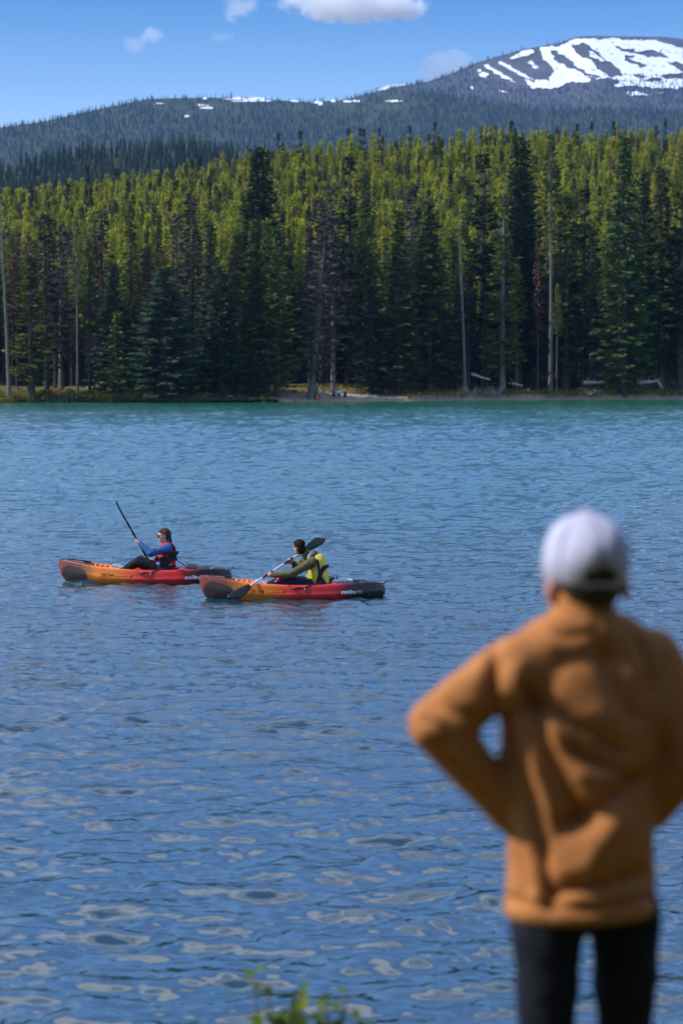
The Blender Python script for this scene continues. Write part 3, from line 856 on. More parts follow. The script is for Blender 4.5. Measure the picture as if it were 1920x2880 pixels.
ROCK_POLYS = [zp(p) for p in [
 [(695, 148), (730, 152), (800, 190), (850, 235), (880, 262), (940, 300), (1030, 330), (1000, 335), (930, 315), (870, 285), (800, 262), (745, 230), (700, 180)],
 [(830, 118), (920, 104), (960, 125), (1020, 165), (1060, 215), (1110, 240), (1170, 300), (1170, 318), (1080, 335), (1060, 300), (1000, 270), (960, 215), (900, 190), (860, 165)],
 [(930, 318), (980, 330), (1020, 350), (960, 350)],
 [(1115, 122), (1180, 135), (1280, 155), (1370, 150), (1440, 170), (1478, 198), (1400, 195), (1340, 200), (1300, 180), (1240, 170), (1150, 150)],
 [(1178, 180), (1240, 185), (1245, 200), (1210, 205), (1300, 235), (1335, 255), (1310, 265), (1240, 235), (1185, 215)],
 [(1470, 240), (1530, 228), (1568, 250), (1568, 290), (1520, 262)],
 [(1375, 82), (1420, 80), (1568, 110), (1568, 140), (1480, 110)],
 [(1230, 305), (1300, 310), (1350, 322), (1280, 335)],
 [(1400, 310), (1568, 300), (1568, 345), (1460, 340)],
 [(830, 350), (900, 360), (860, 385), (800, 378)],
 [(1280, 345), (1420, 330), (1430, 352), (1330, 356)],
 [(1090, 262), (1150, 285), (1130, 300), (1090, 280)],
]]
SNOW_POLYS.append(zp([(945, 152), (990, 165), (1058, 222), (1030, 225), (960, 185)]))
def peak_snow(px, py):
    w = 7.0
    dx = (fbm(px * 0.07 + 5, py * 0.10, 5) - 0.5) * 2.4 * w; dy = (fbm(px * 0.06 + 90, py * 0.13, 5) - 0.5) * 1.6 * w
    a, b = px + dx, py + dy
    s = np.zeros(np.shape(px), bool)
    for q in SNOW_POLYS[:-1]: s |= in_poly(q, a, b)
    for q in ROCK_POLYS: s &= ~in_poly(q, a, b)
    s |= in_poly(SNOW_POLYS[-1], a, b)
    s &= fbm(px * 0.09 + 40, py * 0.22, 4) > 0.25
    far = (px > 1921) & (fbm(px * 0.02, py * 0.03, 4) > 0.45) & (py < 240)
    return s | far
PK_Y, PK_RUN = 6400, 2600
me, gp = hill_mesh('snowy_mountain', PEAK, PK_Y, PK_RUN, 1800, 30, 2400, 470, 380, rock, (90, 420), lower=0, seed=21, dense=(200, 1010))
mtn = tag(obj('snowy_mountain', me), 'round topped grey mountain with wide snowfields on the right', 'mountain', kind='structure')
nrf = int((gp[3][:, 0] <= 1.0001).sum())
snow_cells(gp[0][:nrf], gp[1][:nrf], gp[2][:nrf], peak_snow, 3.0, mtn, 'snowfield', 'bright snowfields with dark rock gaps on the mountain top')
def keep_peak(a, b, r):
    tl = peak_timber(a); q = r.rand(len(a))
    bare = (b < tl - 2) & ~((a < 1330) & (b < 240)) & (q > 0.01)
    snowy = (b < tl + 14) & peak_snow(a, b) & (r.rand(len(a)) < 0.85)
    return ~(bare | snowy)
p = scatter_hill(*gp, 32000, 4, keep_peak, (0.55, 1.0), 0.25, [.3, .2, .12, .2, .08, .1])
# a fringe of trees along the skyline left of the snow
rs = np.random.RandomState(8)
for _ in range(260):
    c = min(gp[0].shape[1] - 1.001, float(np.interp(rs.uniform(-300, 700), gp[0][0], np.arange(gp[0].shape[1])))); r_ = nrf - 1.001 - rs.rand() * 6
    x, y, z = bil(gp[0], r_, c), bil(gp[1], r_, c), bil(gp[2], r_, c); a, b = PX(x, y, z)
    if 700 < a < 1610 and (a < 1340 or rs.rand() < 0.35): p.append((x, y, z - .5, rs.uniform(.5, 1.0), 1.1, 0, rs.randint(0, 2)))
tag(instance_cloud('mountain_forest', p, FAR_MODELS), 'blue grey hazy conifer forest on the lower mountain slopes', 'forest', kind='stuff')
# pale snow hump peeping over the saddle
HUMP = [(-900, 420), (900, 340), (1000, 300), (1050, 262), (1095, 246), (1130, 242), (1160, 246), (1220, 260), (1400, 300), (3500, 500)]
me, gh = hill_mesh('snow_hump', HUMP, 6900, 600, 900, 10, 1400, 260, 30, SNOW, (4, 200), seed=2)
tag(obj('far_snow_hump', me), 'small rounded snow dome peeping over the saddle', 'hill', kind='structure')
# ------------------------------------------------------------------ haze and clouds
def build_haze():
    M = bpy.data.materials.new('mountain_haze'); M.use_nodes = True
    n, l = M.node_tree.nodes, M.node_tree.links
    n.remove(n['Principled BSDF'])
    v = n.new('ShaderNodeVolumePrincipled')
    v.inputs['Color'].default_value = (0.26, 0.52, 1.0, 1)
    v.inputs['Density'].default_value = 0.38e-4
    v.inputs['Anisotropy'].default_value = 0.0
    l.new(v.outputs[0], n['Material Output'].inputs['Volume'])
    x0, x1, y0, y1, z0, z1 = -2700, 2700, -80, 8500, -95, 912
    V = [(x0, y0, z0), (x1, y0, z0), (x1, y1, z0), (x0, y1, z0), (x0, y0, z1), (x1, y0, z1), (x1, y1, z1), (x0, y1, z1)]
    Fc = [(3, 2, 1, 0), (4, 5, 6, 7), (0, 1, 5, 4), (1, 2, 6, 5), (2, 3, 7, 6), (3, 0, 4, 7)]
    me = mesh_np('haze', V, Fc, [M])
    return tag(obj('haze', me), 'thin blue haze that fades the far hills', 'haze', kind='stuff')
build_haze()
def cloud_mat(name, dens, nscale, seed, wisp):
    M = bpy.data.materials.new(name); M.use_nodes = True
    n, l = M.node_tree.nodes, M.node_tree.links
    n.remove(n['Principled BSDF'])
    tc = n.new('ShaderNodeTexCoord')
    ln = n.new('ShaderNodeVectorMath'); ln.operation = 'LENGTH'; l.new(tc.outputs['Object'], ln.inputs[0])
    oi = n.new('ShaderNodeObjectInfo')
    geo = n.new('ShaderNodeNewGeometry')
    nz = n.new('ShaderNodeTexNoise'); nz.inputs['Scale'].default_value = nscale; nz.inputs['Detail'].default_value = 5; nz.inputs['Roughness'].default_value = 0.6
    l.new(geo.outputs['Position'], nz.inputs['Vector'])
    def m(op, a, b):
        q = n.new('ShaderNodeMath'); q.operation = op
        for s, v in ((q.inputs[0], a), (q.inputs[1], b)):
            if isinstance(v, (int, float)): s.default_value = v
            else: l.new(v, s)
        return q.outputs[0]
    fall = m('SUBTRACT', 1.0, ln.outputs['Value'])
    d = m('ADD', m('MULTIPLY', m('SUBTRACT', nz.outputs['Fac'], wisp), 3.2), m('MULTIPLY', fall, 1.25))
    mr = n.new('ShaderNodeMapRange'); mr.interpolation_type = 'SMOOTHSTEP'
    mr.inputs[1].default_value = 0.12; mr.inputs[2].default_value = 0.9; mr.inputs[3].default_value = 0; mr.inputs[4].default_value = dens
    l.new(d, mr.inputs[0])
    v = n.new('ShaderNodeVolumePrincipled'); v.inputs['Color'].default_value = (1.0, 1.0, 1.0, 1); v.inputs['Anisotropy'].default_value = 0.0
    l.new(mr.outputs[0], v.inputs['Density'])
    l.new(v.outputs[0], n['Material Output'].inputs['Volume'])
    M.cycles.volume_step_rate = 1.0
    return M
def build_cloud(px, py, rx, ry, Y, dens, wisp, label, tilt=0.0):
    c = P(px, py, Y); s = Y / F
    bm = bmesh.new(); bmesh.ops.create_icosphere(bm, subdivisions=3, radius=1.0)
    for v in bm.verts:
        v.co *= 1.0 + 0.12 * mnoise.noise(v.co * 2 + Vector((px, 0, 0)))
    me = bpy.data.meshes.new('cloud'); bm.to_mesh(me); bm.free()
    o = obj('cloud', me, None, c)
    o.scale = (rx * s, rx * s * 0.6, ry * s); o.rotation_euler = (0, tilt, 0)
    me.materials.append(cloud_mat('cloud_vapour', dens, 0.011, px, wisp))
    tag(o, label, 'cloud', 'small clouds in the blue sky')
YC = 9600
build_cloud(985, 5, 235, 62, YC, 0.018, 0.47, 'largest white cloud, cut by the top edge of the picture', 0.05)
build_cloud(1105, 22, 105, 48, YC + 60, 0.018, 0.48, 'white puff hanging below the right end of the largest cloud')
build_cloud(678, 22, 62, 50, YC, 0.012, 0.52, 'thin ragged cloud at the top edge left of the largest cloud')
build_cloud(428, 95, 42, 34, YC, 0.013, 0.50, 'faint round puff on the upper left')
build_cloud(380, 122, 52, 34, YC, 0.006, 0.53, 'wispy tail of vapour below the faint round puff')
build_cloud(622, 104, 50, 28, YC, 0.008, 0.51, 'tiny faint cloud between the upper left puff and the largest cloud')
build_cloud(1262, 205, 92, 68, YC, 0.011, 0.36, 'bright cloud rising from behind the shoulder of the snowy mountain')
# ------------------------------------------------------------------ solid modelling helpers for figures and boats
def V3(*a): return Vector(a)
def add_ball(bm, c, r, scale=(1, 1, 1), rot=None, u=14, v=9):
    m = Matrix.Translation(c) @ (rot.to_4x4() if rot else Matrix.Identity(4)) @ Matrix.Diagonal((r * scale[0], r * scale[1], r * scale[2], 1))
    bmesh.ops.create_uvsphere(bm, u_segments=u, v_segments=v, radius=1.0, matrix=m)
def add_cone(bm, a, b, ra, rb, n=12, caps=True):
    a, b = Vector(a), Vector(b); d = b - a
    if d.length < 1e-5: return
    q = d.to_track_quat('Z', 'Y').to_matrix().to_4x4()
    bmesh.ops.create_cone(bm, cap_ends=caps, cap_tris=False, segments=n, radius1=ra, radius2=rb, depth=d.length, matrix=Matrix.Translation((a + b) / 2) @ q)
def limb(bm, pts, rad, n=12):
    """chain of tapered capsules"""
    for i, p in enumerate(pts):
        add_ball(bm, p, rad[i], u=n, v=8)
        if i: add_cone(bm, pts[i - 1], p, rad[i - 1], rad[i], n)
def tube(bm, pts, r, n=8):
    pts = [Vector(p) for p in pts]
    rr_ = r if isinstance(r, (list, tuple)) else [r] * len(pts)
    rings = []
    for i, p in enumerate(pts):
        d = (pts[min(i + 1, len(pts) - 1)] - pts[max(i - 1, 0)]).normalized()
        s = d.cross(Vector((0, 0, 1)));
        if s.length < 1e-3: s = d.cross(Vector((0, 1, 0)))
        s.normalize(); u = s.cross(d)
        rings.append([bm.verts.new(p + rr_[i] * (math.cos(6.28318 * k / n) * s + math.sin(6.28318 * k / n) * u)) for k in range(n)])
    for a, b in zip(rings, rings[1:]):
        for k in range(n): bm.faces.new((a[k], a[(k + 1) % n], b[(k + 1) % n], b[k]))
    bm.faces.new(rings[0][::-1]); bm.faces.new(rings[-1])
def box(bm, c, s, rot=None, bevel=0.0):
    m = Matrix.Translation(c) @ (rot.to_4x4() if rot else Matrix.Identity(4)) @ Matrix.Diagonal((s[0], s[1], s[2], 1))
    r = bmesh.ops.create_cube(bm, size=1.0, matrix=m)
    if bevel: bmesh.ops.bevel(bm, geom=list({e for v in r['verts'] for e in v.link_edges}), offset=bevel, segments=2, affect='EDGES')
def bm_obj(name, bm, mat, parent=None, smooth=True, loc=None):
    bmesh.ops.recalc_face_normals(bm, faces=bm.faces)
    me = bpy.data.meshes.new(name); bm.to_mesh(me); bm.free()
    if smooth: me.polygons.foreach_set('use_smooth', np.ones(len(me.polygons), dtype=bool))
    me.materials.append(mat)
    return obj(name, me, parent, loc)
def fuse(name, bm, mat, voxel, smooth=4, parent=None, loc=None, fac=0.5, after=None):
    """weld overlapping volumes into one continuous skin"""
    me = bpy.data.meshes.new(name + '_raw'); bm.to_mesh(me); bm.free()
    o = bpy.data.objects.new(name + '_raw', me); COL.objects.link(o)
    m = o.modifiers.new('r', 'REMESH'); m.mode = 'VOXEL'; m.voxel_size = voxel; m.adaptivity = 0
    if smooth:
        s = o.modifiers.new('s', 'SMOOTH'); s.factor = fac; s.iterations = smooth
    dg = bpy.context.evaluated_depsgraph_get(); dg.update()
    me2 = bpy.data.meshes.new_from_object(o.evaluated_get(dg))
    bpy.data.objects.remove(o); bpy.data.meshes.remove(me)
    me2.name = name
    if after: after(me2)
    me2.polygons.foreach_set('use_smooth', np.ones(len(me2.polygons), dtype=bool))
    me2.materials.clear(); me2.materials.append(mat)
    return obj(name, me2, parent, loc)
def text_mesh(s, size, shear=0.0, bold=0.0, spacing=1.0):
    cu = bpy.data.curves.new('txt', 'FONT'); cu.body = s; cu.size = size; cu.shear = shear; cu.offset = bold; cu.space_character = spacing
    cu.resolution_u = 3
    o = bpy.data.objects.new('txt', cu); COL.objects.link(o)
    dg = bpy.context.evaluated_depsgraph_get(); dg.update()
    me = bpy.data.meshes.new_from_object(o.evaluated_get(dg))
    bpy.data.objects.remove(o); bpy.data.curves.remove(cu)
    return me

def cloth(name, c, rough=0.85, var=0.18, scale=30, bump=0.25):
    M = Mat(name, c, rough, 0.15)
    n = M.noise(scale, 4, 0.6); w = M.noise(6.0, 3, 0.5)
    lo = tuple(x * (1 - var) for x in c); hi = tuple(min(1, x * (1 + var)) for x in c)
    M.color(M.ramp(n, [(0.3, lo), (0.7, hi)]))
    M.bump(w, bump, 0.06)
    return M.m
def skin_mat(name, c):
    M = Mat(name, c, 0.5, 0.35)
    M.b.inputs['Subsurface Weight'].default_value = 0.08
    M.b.inputs['Subsurface Radius'].default_value = (0.02, 0.008, 0.004)
    n = M.noise(14, 3)
    M.color(M.ramp(n, [(0.3, tuple(x * 0.9 for x in c)), (0.7, (min(1, c[0] * 1.08), c[1] * 0.98, c[2] * 0.95))]))
    return M.m
SKIN_A = skin_mat('fair_skin', (0.62, 0.36, 0.25))
SKIN_B = skin_mat('tan_skin', (0.50, 0.27, 0.17))
BLACK = simple('black_webbing', (0.018, 0.018, 0.021), 0.7, 0.3, 0.2, 60)
BLACK_PL = simple('black_plastic', (0.016, 0.017, 0.02), 0.38, 0.5, 0.2, 40)
WHITE_PL = simple('white_plastic', (0.72, 0.72, 0.74), 0.4, 0.4, 0.06, 30)
WHITE_INK = simple('white_ink', (0.78, 0.78, 0.78), 0.6, 0.2, 0.04, 30)
BLACK_INK = simple('black_ink', (0.02, 0.016, 0.015), 0.6, 0.2, 0.1, 30)
GREY_ROPE = simple('grey_rope', (0.36, 0.34, 0.33), 0.8, 0.2, 0.2, 60)

# ------------------------------------------------------------------ kayaks
def hull_mat():
    M = Mat('marbled_hull_plastic', (0.6, 0.05, 0.03), 0.36, 0.5)
    sp = M.node('ShaderNodeSeparateXYZ'); M.link(M.coord('Object'), sp.inputs[0])
    n = M.noise(3.0, 3, 0.55); nf = M.noise(55, 2)
    x = M.math('ADD', sp.outputs[0], M.math('MULTIPLY', M.math('SUBTRACT', n, 0.5), 0.30))
    t = M.math('DIVIDE', M.math('ADD', x, 1.45), 2.9)
    base = M.ramp(t, [(0.0, (0.24, 0.045, 0.030)), (0.13, (0.17, 0.048, 0.030)), (0.19, (0.42, 0.13, 0.03)), (0.24, (0.78, 0.21, 0.012)),
                      (0.36, (0.78, 0.19, 0.012)), (0.47, (0.66, 0.035, 0.022)), (0.72, (0.60, 0.020, 0.022)), (0.78, (0.20, 0.012, 0.016)), (0.835, (0.014, 0.013, 0.017)), (1.0, (0.012, 0.012, 0.016))])
    # dark blotch moulded into the bow
    dx = M.math('DIVIDE', M.math('SUBTRACT', x, -1.17), 0.21)
    dz = M.math('DIVIDE', M.math('SUBTRACT', M.math('ADD', sp.outputs[2], M.math('MULTIPLY', M.math('ADD', sp.outputs[0], 1.17), 0.22)), 0.11), 0.135)
    d = M.math('ADD', M.math('POWER', M.math('ABSOLUTE', dx), 4.0), M.math('POWER', M.math('ABSOLUTE', dz), 4.0))
    d = M.math('ADD', d, M.math('MULTIPLY', M.math('SUBTRACT', M.noise(9, 3), 0.5), 1.2))
    mr = M.node('ShaderNodeMapRange', interpolation_type='SMOOTHSTEP')
    mr.inputs[1].default_value = 0.7; mr.inputs[2].default_value = 1.9; mr.inputs[3].default_value = 0.94; mr.inputs[4].default_value = 0.0
    M.link(d, mr.inputs[0])
    c = M.mixc(mr.outputs[0], base, (0.020, 0.013, 0.012))
    M.color(c)
    r = M.node('ShaderNodeMapRange'); r.inputs[3].default_value = 0.28; r.inputs[4].default_value = 0.5
    M.link(nf, r.inputs[0]); M.link(r.outputs[0], M.b.inputs['Roughness'])
    M.bump(nf, 0.08, 0.01)
    return M.m
HULL = hull_mat()
XS = np.array([0.0, 0.03, 0.09, 0.20, 0.40, 0.70, 1.0, 1.35, 1.7, 2.05, 2.3, 2.55, 2.72, 2.83, 2.88, 2.905])
K_BEAM = lambda x: np.interp(x, [0, .03, .09, .20, .40, .70, 1.0, 1.35, 1.7, 2.05, 2.3, 2.55, 2.72, 2.83, 2.88, 2.905], [.012, .035, .075, .135, .225, .315, .365, .392, .395, .375, .335, .270, .200, .125, .07, .02])
K_SHEER = lambda x: np.interp(x, [0, .03, .09, .20, .40, .70, 1.0, 1.35, 1.7, 2.05, 2.3, 2.55, 2.72, 2.83, 2.88, 2.905], [.345, .352, .350, .338, .310, .272, .245, .228, .226, .238, .252, .258, .250, .228, .195, .14])
K_KEEL = lambda x: np.interp(x, [0, .03, .09, .20, .40, .70, 1.0, 1.35, 1.7, 2.05, 2.3, 2.55, 2.72, 2.83, 2.88, 2.905], [.27, .13, .03, -.045, -.085, -.105, -.115, -.12, -.12, -.115, -.10, -.075, -.045, 0.0, .035, .07])
def k_well(x):
    """depth of the moulded seat, leg and tank wells below the sheer"""
    a = np.clip((x - 0.42) / 0.10, 0, 1) * np.clip((2.02 - x) / 0.07, 0, 1)
    b = np.clip((x - 2.12) / 0.06, 0, 1) * np.clip((2.60 - x) / 0.08, 0, 1)
    return 0.15 * a + 0.075 * b
def k_section(x):
    b, zs, zk = float(K_BEAM(x)), float(K_SHEER(x)), float(K_KEEL(x))
    h = zs - zk; w = float(k_well(x))
    crown = 0.022 * min(1, b / 0.2) * (1 if w < 0.01 else 0)
    return [(0.0, zk), (0.40 * b, zk + 0.02 * h), (0.74 * b, zk + 0.12 * h), (0.93 * b, zk + 0.36 * h), (0.985 * b, zk + 0.52 * h), (1.0 * b, zk + 0.60 * h),
            (0.965 * b, zk + 0.66 * h), (0.945 * b, zk + 0.86 * h), (0.925 * b, zs - 0.012), (0.885 * b, zs + 0.004), (0.80 * b, zs + 0.006 + crown * .3),
            (0.745 * b, zs - 0.01 - 0.25 * w + crown * .5), (0.69 * b, zs - 0.004 - 0.9 * w + crown * .6), (0.40 * b, zs - w + crown * .9), (0.0, zs - w + crown)]
def k_side(x, z):
    s = k_section(x)[2:9]
    return float(np.interp(z, [p[1] for p in s], [p[0] for p in s]))
def build_hull(parent):
    xs = np.concatenate([np.linspace(0, .2, 9), np.linspace(.24, 2.6, 58), np.linspace(2.63, 2.905, 12)])
    V, Fc = [], []
    n = None
    for x in xs:
        s = k_section(x)
        ring = [(x - 1.45, -p[0], p[1]) for p in s] + [(x - 1.45, p[0], p[1]) for p in s[-2:0:-1]]
        n = len(ring); V += ring
    for i in range(len(xs) - 1):
        for k in range(n):
            k2 = (k + 1) % n
            Fc.append((i * n + k, (i + 1) * n + k, (i + 1) * n + k2, i * n + k2))
    Fc.append(tuple(range(n))); Fc.append(tuple(range((len(xs) - 1) * n, len(xs) * n))[::-1])
    me = mesh_np('hull', V, Fc, [HULL])
    bm = bmesh.new(); bm.from_mesh(me); bmesh.ops.recalc_face_normals(bm, faces=bm.faces); bm.to_mesh(me); bm.free()
    me.polygons.foreach_set('use_smooth', np.ones(len(me.polygons), dtype=bool))
    o = obj('hull', me, parent)
    s = o.modifiers.new('sub', 'SUBSURF'); s.levels = 1; s.render_levels = 1
    return o
def decal(parent, txt, x0, z0, size, mat, shear=0.0, bold=0.0, spacing=1.0, width=None, name='lettering'):
    me = text_mesh(txt, size, shear, bold, spacing)
    co = np.empty(len(me.vertices) * 3, np.float32); me.vertices.foreach_get('co', co); co = co.reshape(-1, 3)
    if width: co[:, 0] *= width / max(1e-6, co[:, 0].max())
    out = [(x0 + u - 1.45, -k_side(x0 + u, z0 + v) - 0.0045, z0 + v) for u, v, _ in co]
    me.vertices.foreach_set('co', np.array(out, np.float32).ravel()); me.update()
    me.materials.clear(); me.materials.append(mat)
    return obj(name, me, parent)
def strip_decal(parent, polys, mat, name):
    V, Fc = [], []
    for q in polys:
        b = len(V)
        V += [(x - 1.45, -k_side(x, z) - 0.0045, z) for x, z in q]; Fc.append(tuple(range(b, b + len(q))))
    return obj(name, mesh_np(name, V, Fc, [mat]), parent)
def build_kayak(name, loc, yaw, label, extras, pitch=0.0):
    e = empty(name, loc, yaw); e.rotation_euler = (0, pitch, yaw)
    tag(e, label, 'kayak', 'two rental kayaks on the lake')
    hull = build_hull(e)
    decal(hull, 'Old Town', 0.755, 0.115, 0.075, BLACK_INK, 0.35, 0.0006, 0.9, 0.225)
    decal(hull, 'OCEAN KAYAK', 1.0, 0.108, 0.030, BLACK_INK, 0.25, 0.0004, 1.25, 0.215)
    # small leaping wave mark after the lettering
    strip_decal(hull, [[(1.232, .105), (1.25, .108), (1.29, .125), (1.315, .145), (1.30, .142), (1.27, .128)], [(1.27, .128), (1.285, .138), (1.298, .155), (1.29, .152)], [(1.262, .106), (1.285, .112), (1.30, .12), (1.28, .118)]], BLACK_INK, 'wave_mark')
    decal(hull, 'malibu', 2.165, 0.092, 0.088, WHITE_INK, 0.0, 0.0014, 1.0, 0.235)
    decal(hull, '9.5', 2.418, 0.094, 0.070, WHITE_INK, 0.0, -0.0004, 0.95, 0.082)
    # side grab handles in shallow scoops
    for sd in (-1, 1):
        bm = bmesh.new()
        pts = []
        for i in range(9):
            x = 1.40 + 0.19 * i / 8; zz_ = 0.178 + 0.012 * math.sin(math.pi * i / 8)
            pts.append((x - 1.45, sd * (k_side(x, 0.175) + 0.008 + 0.022 * math.sin(math.pi * i / 8)), zz_))
        tube(bm, pts, [.008, .013, .015, .016, .016, .016, .015, .013, .008], 8)
        bm_obj('side_handle', bm, BLACK_PL, e)
    # bow and stern toggles
    bm = bmesh.new(); tube(bm, [(-1.43, -.02, .35), (-1.40, 0, .372), (-1.34, .02, .36)], .008); bm_obj('bow_toggle', bm, BLACK_PL, e)
    bm = bmesh.new(); tube(bm, [(1.38, 0, .225), (1.44, -.01, .235), (1.475, -.03, .275)], [.012, .014, .006]); bm_obj('stern_toggle', bm, BLACK_PL, e)
    # dark deck cord along the far side of the bow and deck fittings
    bm = bmesh.new(); tube(bm, [(x - 1.45, float(K_BEAM(x)) * .78, float(K_SHEER(x)) + .016) for x in np.linspace(.12, .52, 10)], .011); bm_obj('bow_deck_line', bm, BLACK, e)
    bm = bmesh.new(); tube(bm, [(x - 1.45, -float(K_BEAM(x)) * .80, float(K_SHEER(x)) + .012) for x in np.linspace(.14, .42, 8)], .006); bm_obj('bow_deck_line', bm, BLACK, e)
    # moulded footrest ribs
    for i in range(7):
        x = .60 + .085 * i
        bm = bmesh.new(); z = float(K_SHEER(x)) - .075
        box(bm, (x - 1.45, float(K_BEAM(x)) * .70, z + .03), (.035, .05, .09), None, .010); bm_obj('footrest_rib', bm, HULL_RIB, hull)
    # seat: base pad, back rest, straps
    bm = bmesh.new(); box(bm, (.22, 0, .115), (.36, .44, .05), None, .02); bm_obj('seat_pad', bm, BLACK, e)
    bm = bmesh.new()
    nb = 9
    prof = []
    for i in range(nb):
        t = i / (nb - 1); prof.append((.40 + .02 * t + .13 * t * t, .12 + .40 * t, .22 * (1 - .35 * t ** 3)))
    rings = []
    for (x, z, hw) in prof:
        ring = []
        for k in range(-4, 5):
            y = hw * k / 4; ring.append((x - .07 * (k / 4) ** 2, y, z))
        rings.append(ring)
    fr = [[bm.verts.new((p[0] - .022, p[1], p[2])) for p in r] for r in rings]
    bk = [[bm.verts.new((p[0] + .026, p[1], p[2])) for p in r] for r in rings]
    for g, fl in ((fr, False), (bk, True)):
        for i in range(nb - 1):
            for k in range(8):
                q = (g[i][k], g[i][k + 1], g[i + 1][k + 1], g[i + 1][k]); bm.faces.new(q if not fl else q[::-1])
    for i in range(nb - 1):
        bm.faces.new((fr[i][0], fr[i + 1][0], bk[i + 1][0], bk[i][0])); bm.faces.new((fr[i][8], bk[i][8], bk[i + 1][8], fr[i + 1][8]))
    for k in range(8):
        bm.faces.new((fr[0][k], bk[0][k], bk[0][k + 1], fr[0][k + 1])); bm.faces.new((fr[-1][k], fr[-1][k + 1], bk[-1][k + 1], bk[-1][k]))
    bm_obj('seat_back', bm, SEAT_CLOTH, e)
    for sd in (-1, 1):
        bm = bmesh.new(); tube(bm, [(.44, sd * .20, .26), (.30, sd * .33, .235), (.18, sd * .365, .205), (.145, sd * .385, .17)], [.018, .018, .015, .012], 6)
        o = bm_obj('seat_strap', bm, BLACK, e)
        bm = bmesh.new(); box(bm, (.147, sd * .392, .168), (.022, .010, .022), None, .004); bm_obj('buckle', bm, WHITE_PL, o)
    bm = bmesh.new(); tube(bm, [(.49, .05, .40), (.56, .08, .34), (.66, .15, .27), (.72, .2, .25)], .008); bm_obj('rear_strap', bm, BLACK, e)
    # bungee over the rear tank well
    bm = bmesh.new(); pts = []
    for i in range(13):
        x = 2.16 + .036 * i; pts.append((x - 1.45, (.20 if i % 2 else -.20) * (1 - .02 * i), float(K_SHEER(x)) + .008 + .012 * (i % 2)))
    tube(bm, pts, .006, 6); bm_obj('bungee', bm, BLACK, e)
    for x in (1.36, 2.02, 2.6):
        bm = bmesh.new(); add_ball(bm, (x - 1.45, -float(K_BEAM(x)) * .9, float(K_SHEER(x)) - .01), .012); bm_obj('deck_fitting', bm, BLACK_PL, hull)
    return e
HULL_RIB = simple('orange_hull_plastic', (0.74, 0.19, 0.02), 0.4, 0.5, 0.12, 20)
SEAT_CLOTH = cloth('seat_back_cloth', (0.022, 0.021, 0.026), 0.8, 0.3, 50)

def kayak_frame(px_c, Yc):
    """photo pixel -> kayak local (x, z) on the kayak's centre plane"""
    s = Yc / F
    return lambda px, py, y=0.0: Vector(((px - px_c) * s, y, CAM_H - (py - 1047.0) * s - 0.0))
FAR_Y, NEAR_Y = 40.25, 37.4
KF = kayak_frame(405.5, FAR_Y)
KN = kayak_frame(822.0, NEAR_Y)
far_loc = Vector(((405.5 - 960) * FAR_Y / F, FAR_Y, 0.0))
near_loc = Vector(((822.0 - 960) * NEAR_Y / F, NEAR_Y, 0.0))
YAW_F, YAW_N = R(-3), R(7)
kay_f = build_kayak('kayak', far_loc, YAW_F, 'farther orange red and black kayak carrying the paddler in blue and a red vest', None, R(0.6))
kay_n = build_kayak('kayak', near_loc, YAW_N, 'nearer orange red and black kayak carrying the paddler in a yellow vest', None, R(0.4))
# things lying in the tank wells
def to_world(loc, yaw, p):
    c, s = math.cos(yaw), math.sin(yaw)
    return Vector((loc.x + c * p[0] - s * p[1], loc.y + s * p[0] + c * p[1], loc.z + p[2]))
bm = bmesh.new()
pts = []
for i in range(40):
    a = i * 0.62; r = .075 + .012 * math.sin(i * 1.7)
    pts.append((r * math.cos(a) * 1.1, r * math.sin(a) * .8, .012 + .0022 * i))
tube(bm, pts, .011, 6)
o = bm_obj('coiled_rope', bm, GREY_ROPE, None); o.location = to_world(far_loc, YAW_F, (.80, .02, .215)); tag(o, 'grey coil of rope on the rear deck of the farther kayak', 'rope')
e = empty('dry_bag', to_world(near_loc, YAW_N, (.74, .0, .185)), R(12)); tag(e, 'white and black dry bag on the rear deck of the nearer kayak', 'bag')
bm = bmesh.new(); limb(bm, [V3(-.10, 0, .06), V3(.05, 0, .065), V3(.17, 0, .055)], [.055, .065, .05]); fuse('bag_body', bm, simple('pale_bag_cloth', (.55, .57, .62), .6, .3, .15, 20), .012, 4, e)
bm = bmesh.new(); limb(bm, [V3(-.20, .01, .05), V3(-.11, 0, .10), V3(-.08, -.02, .04)], [.03, .035, .03]); bm_obj('bag_flap', bm, BLACK, e)
bm = bmesh.new(); tube(bm, [(-.06, -.05, .02), (-.05, -.02, .13), (-.04, .05, .06)], .014); bm_obj('bag_strap', bm, BLACK, e)

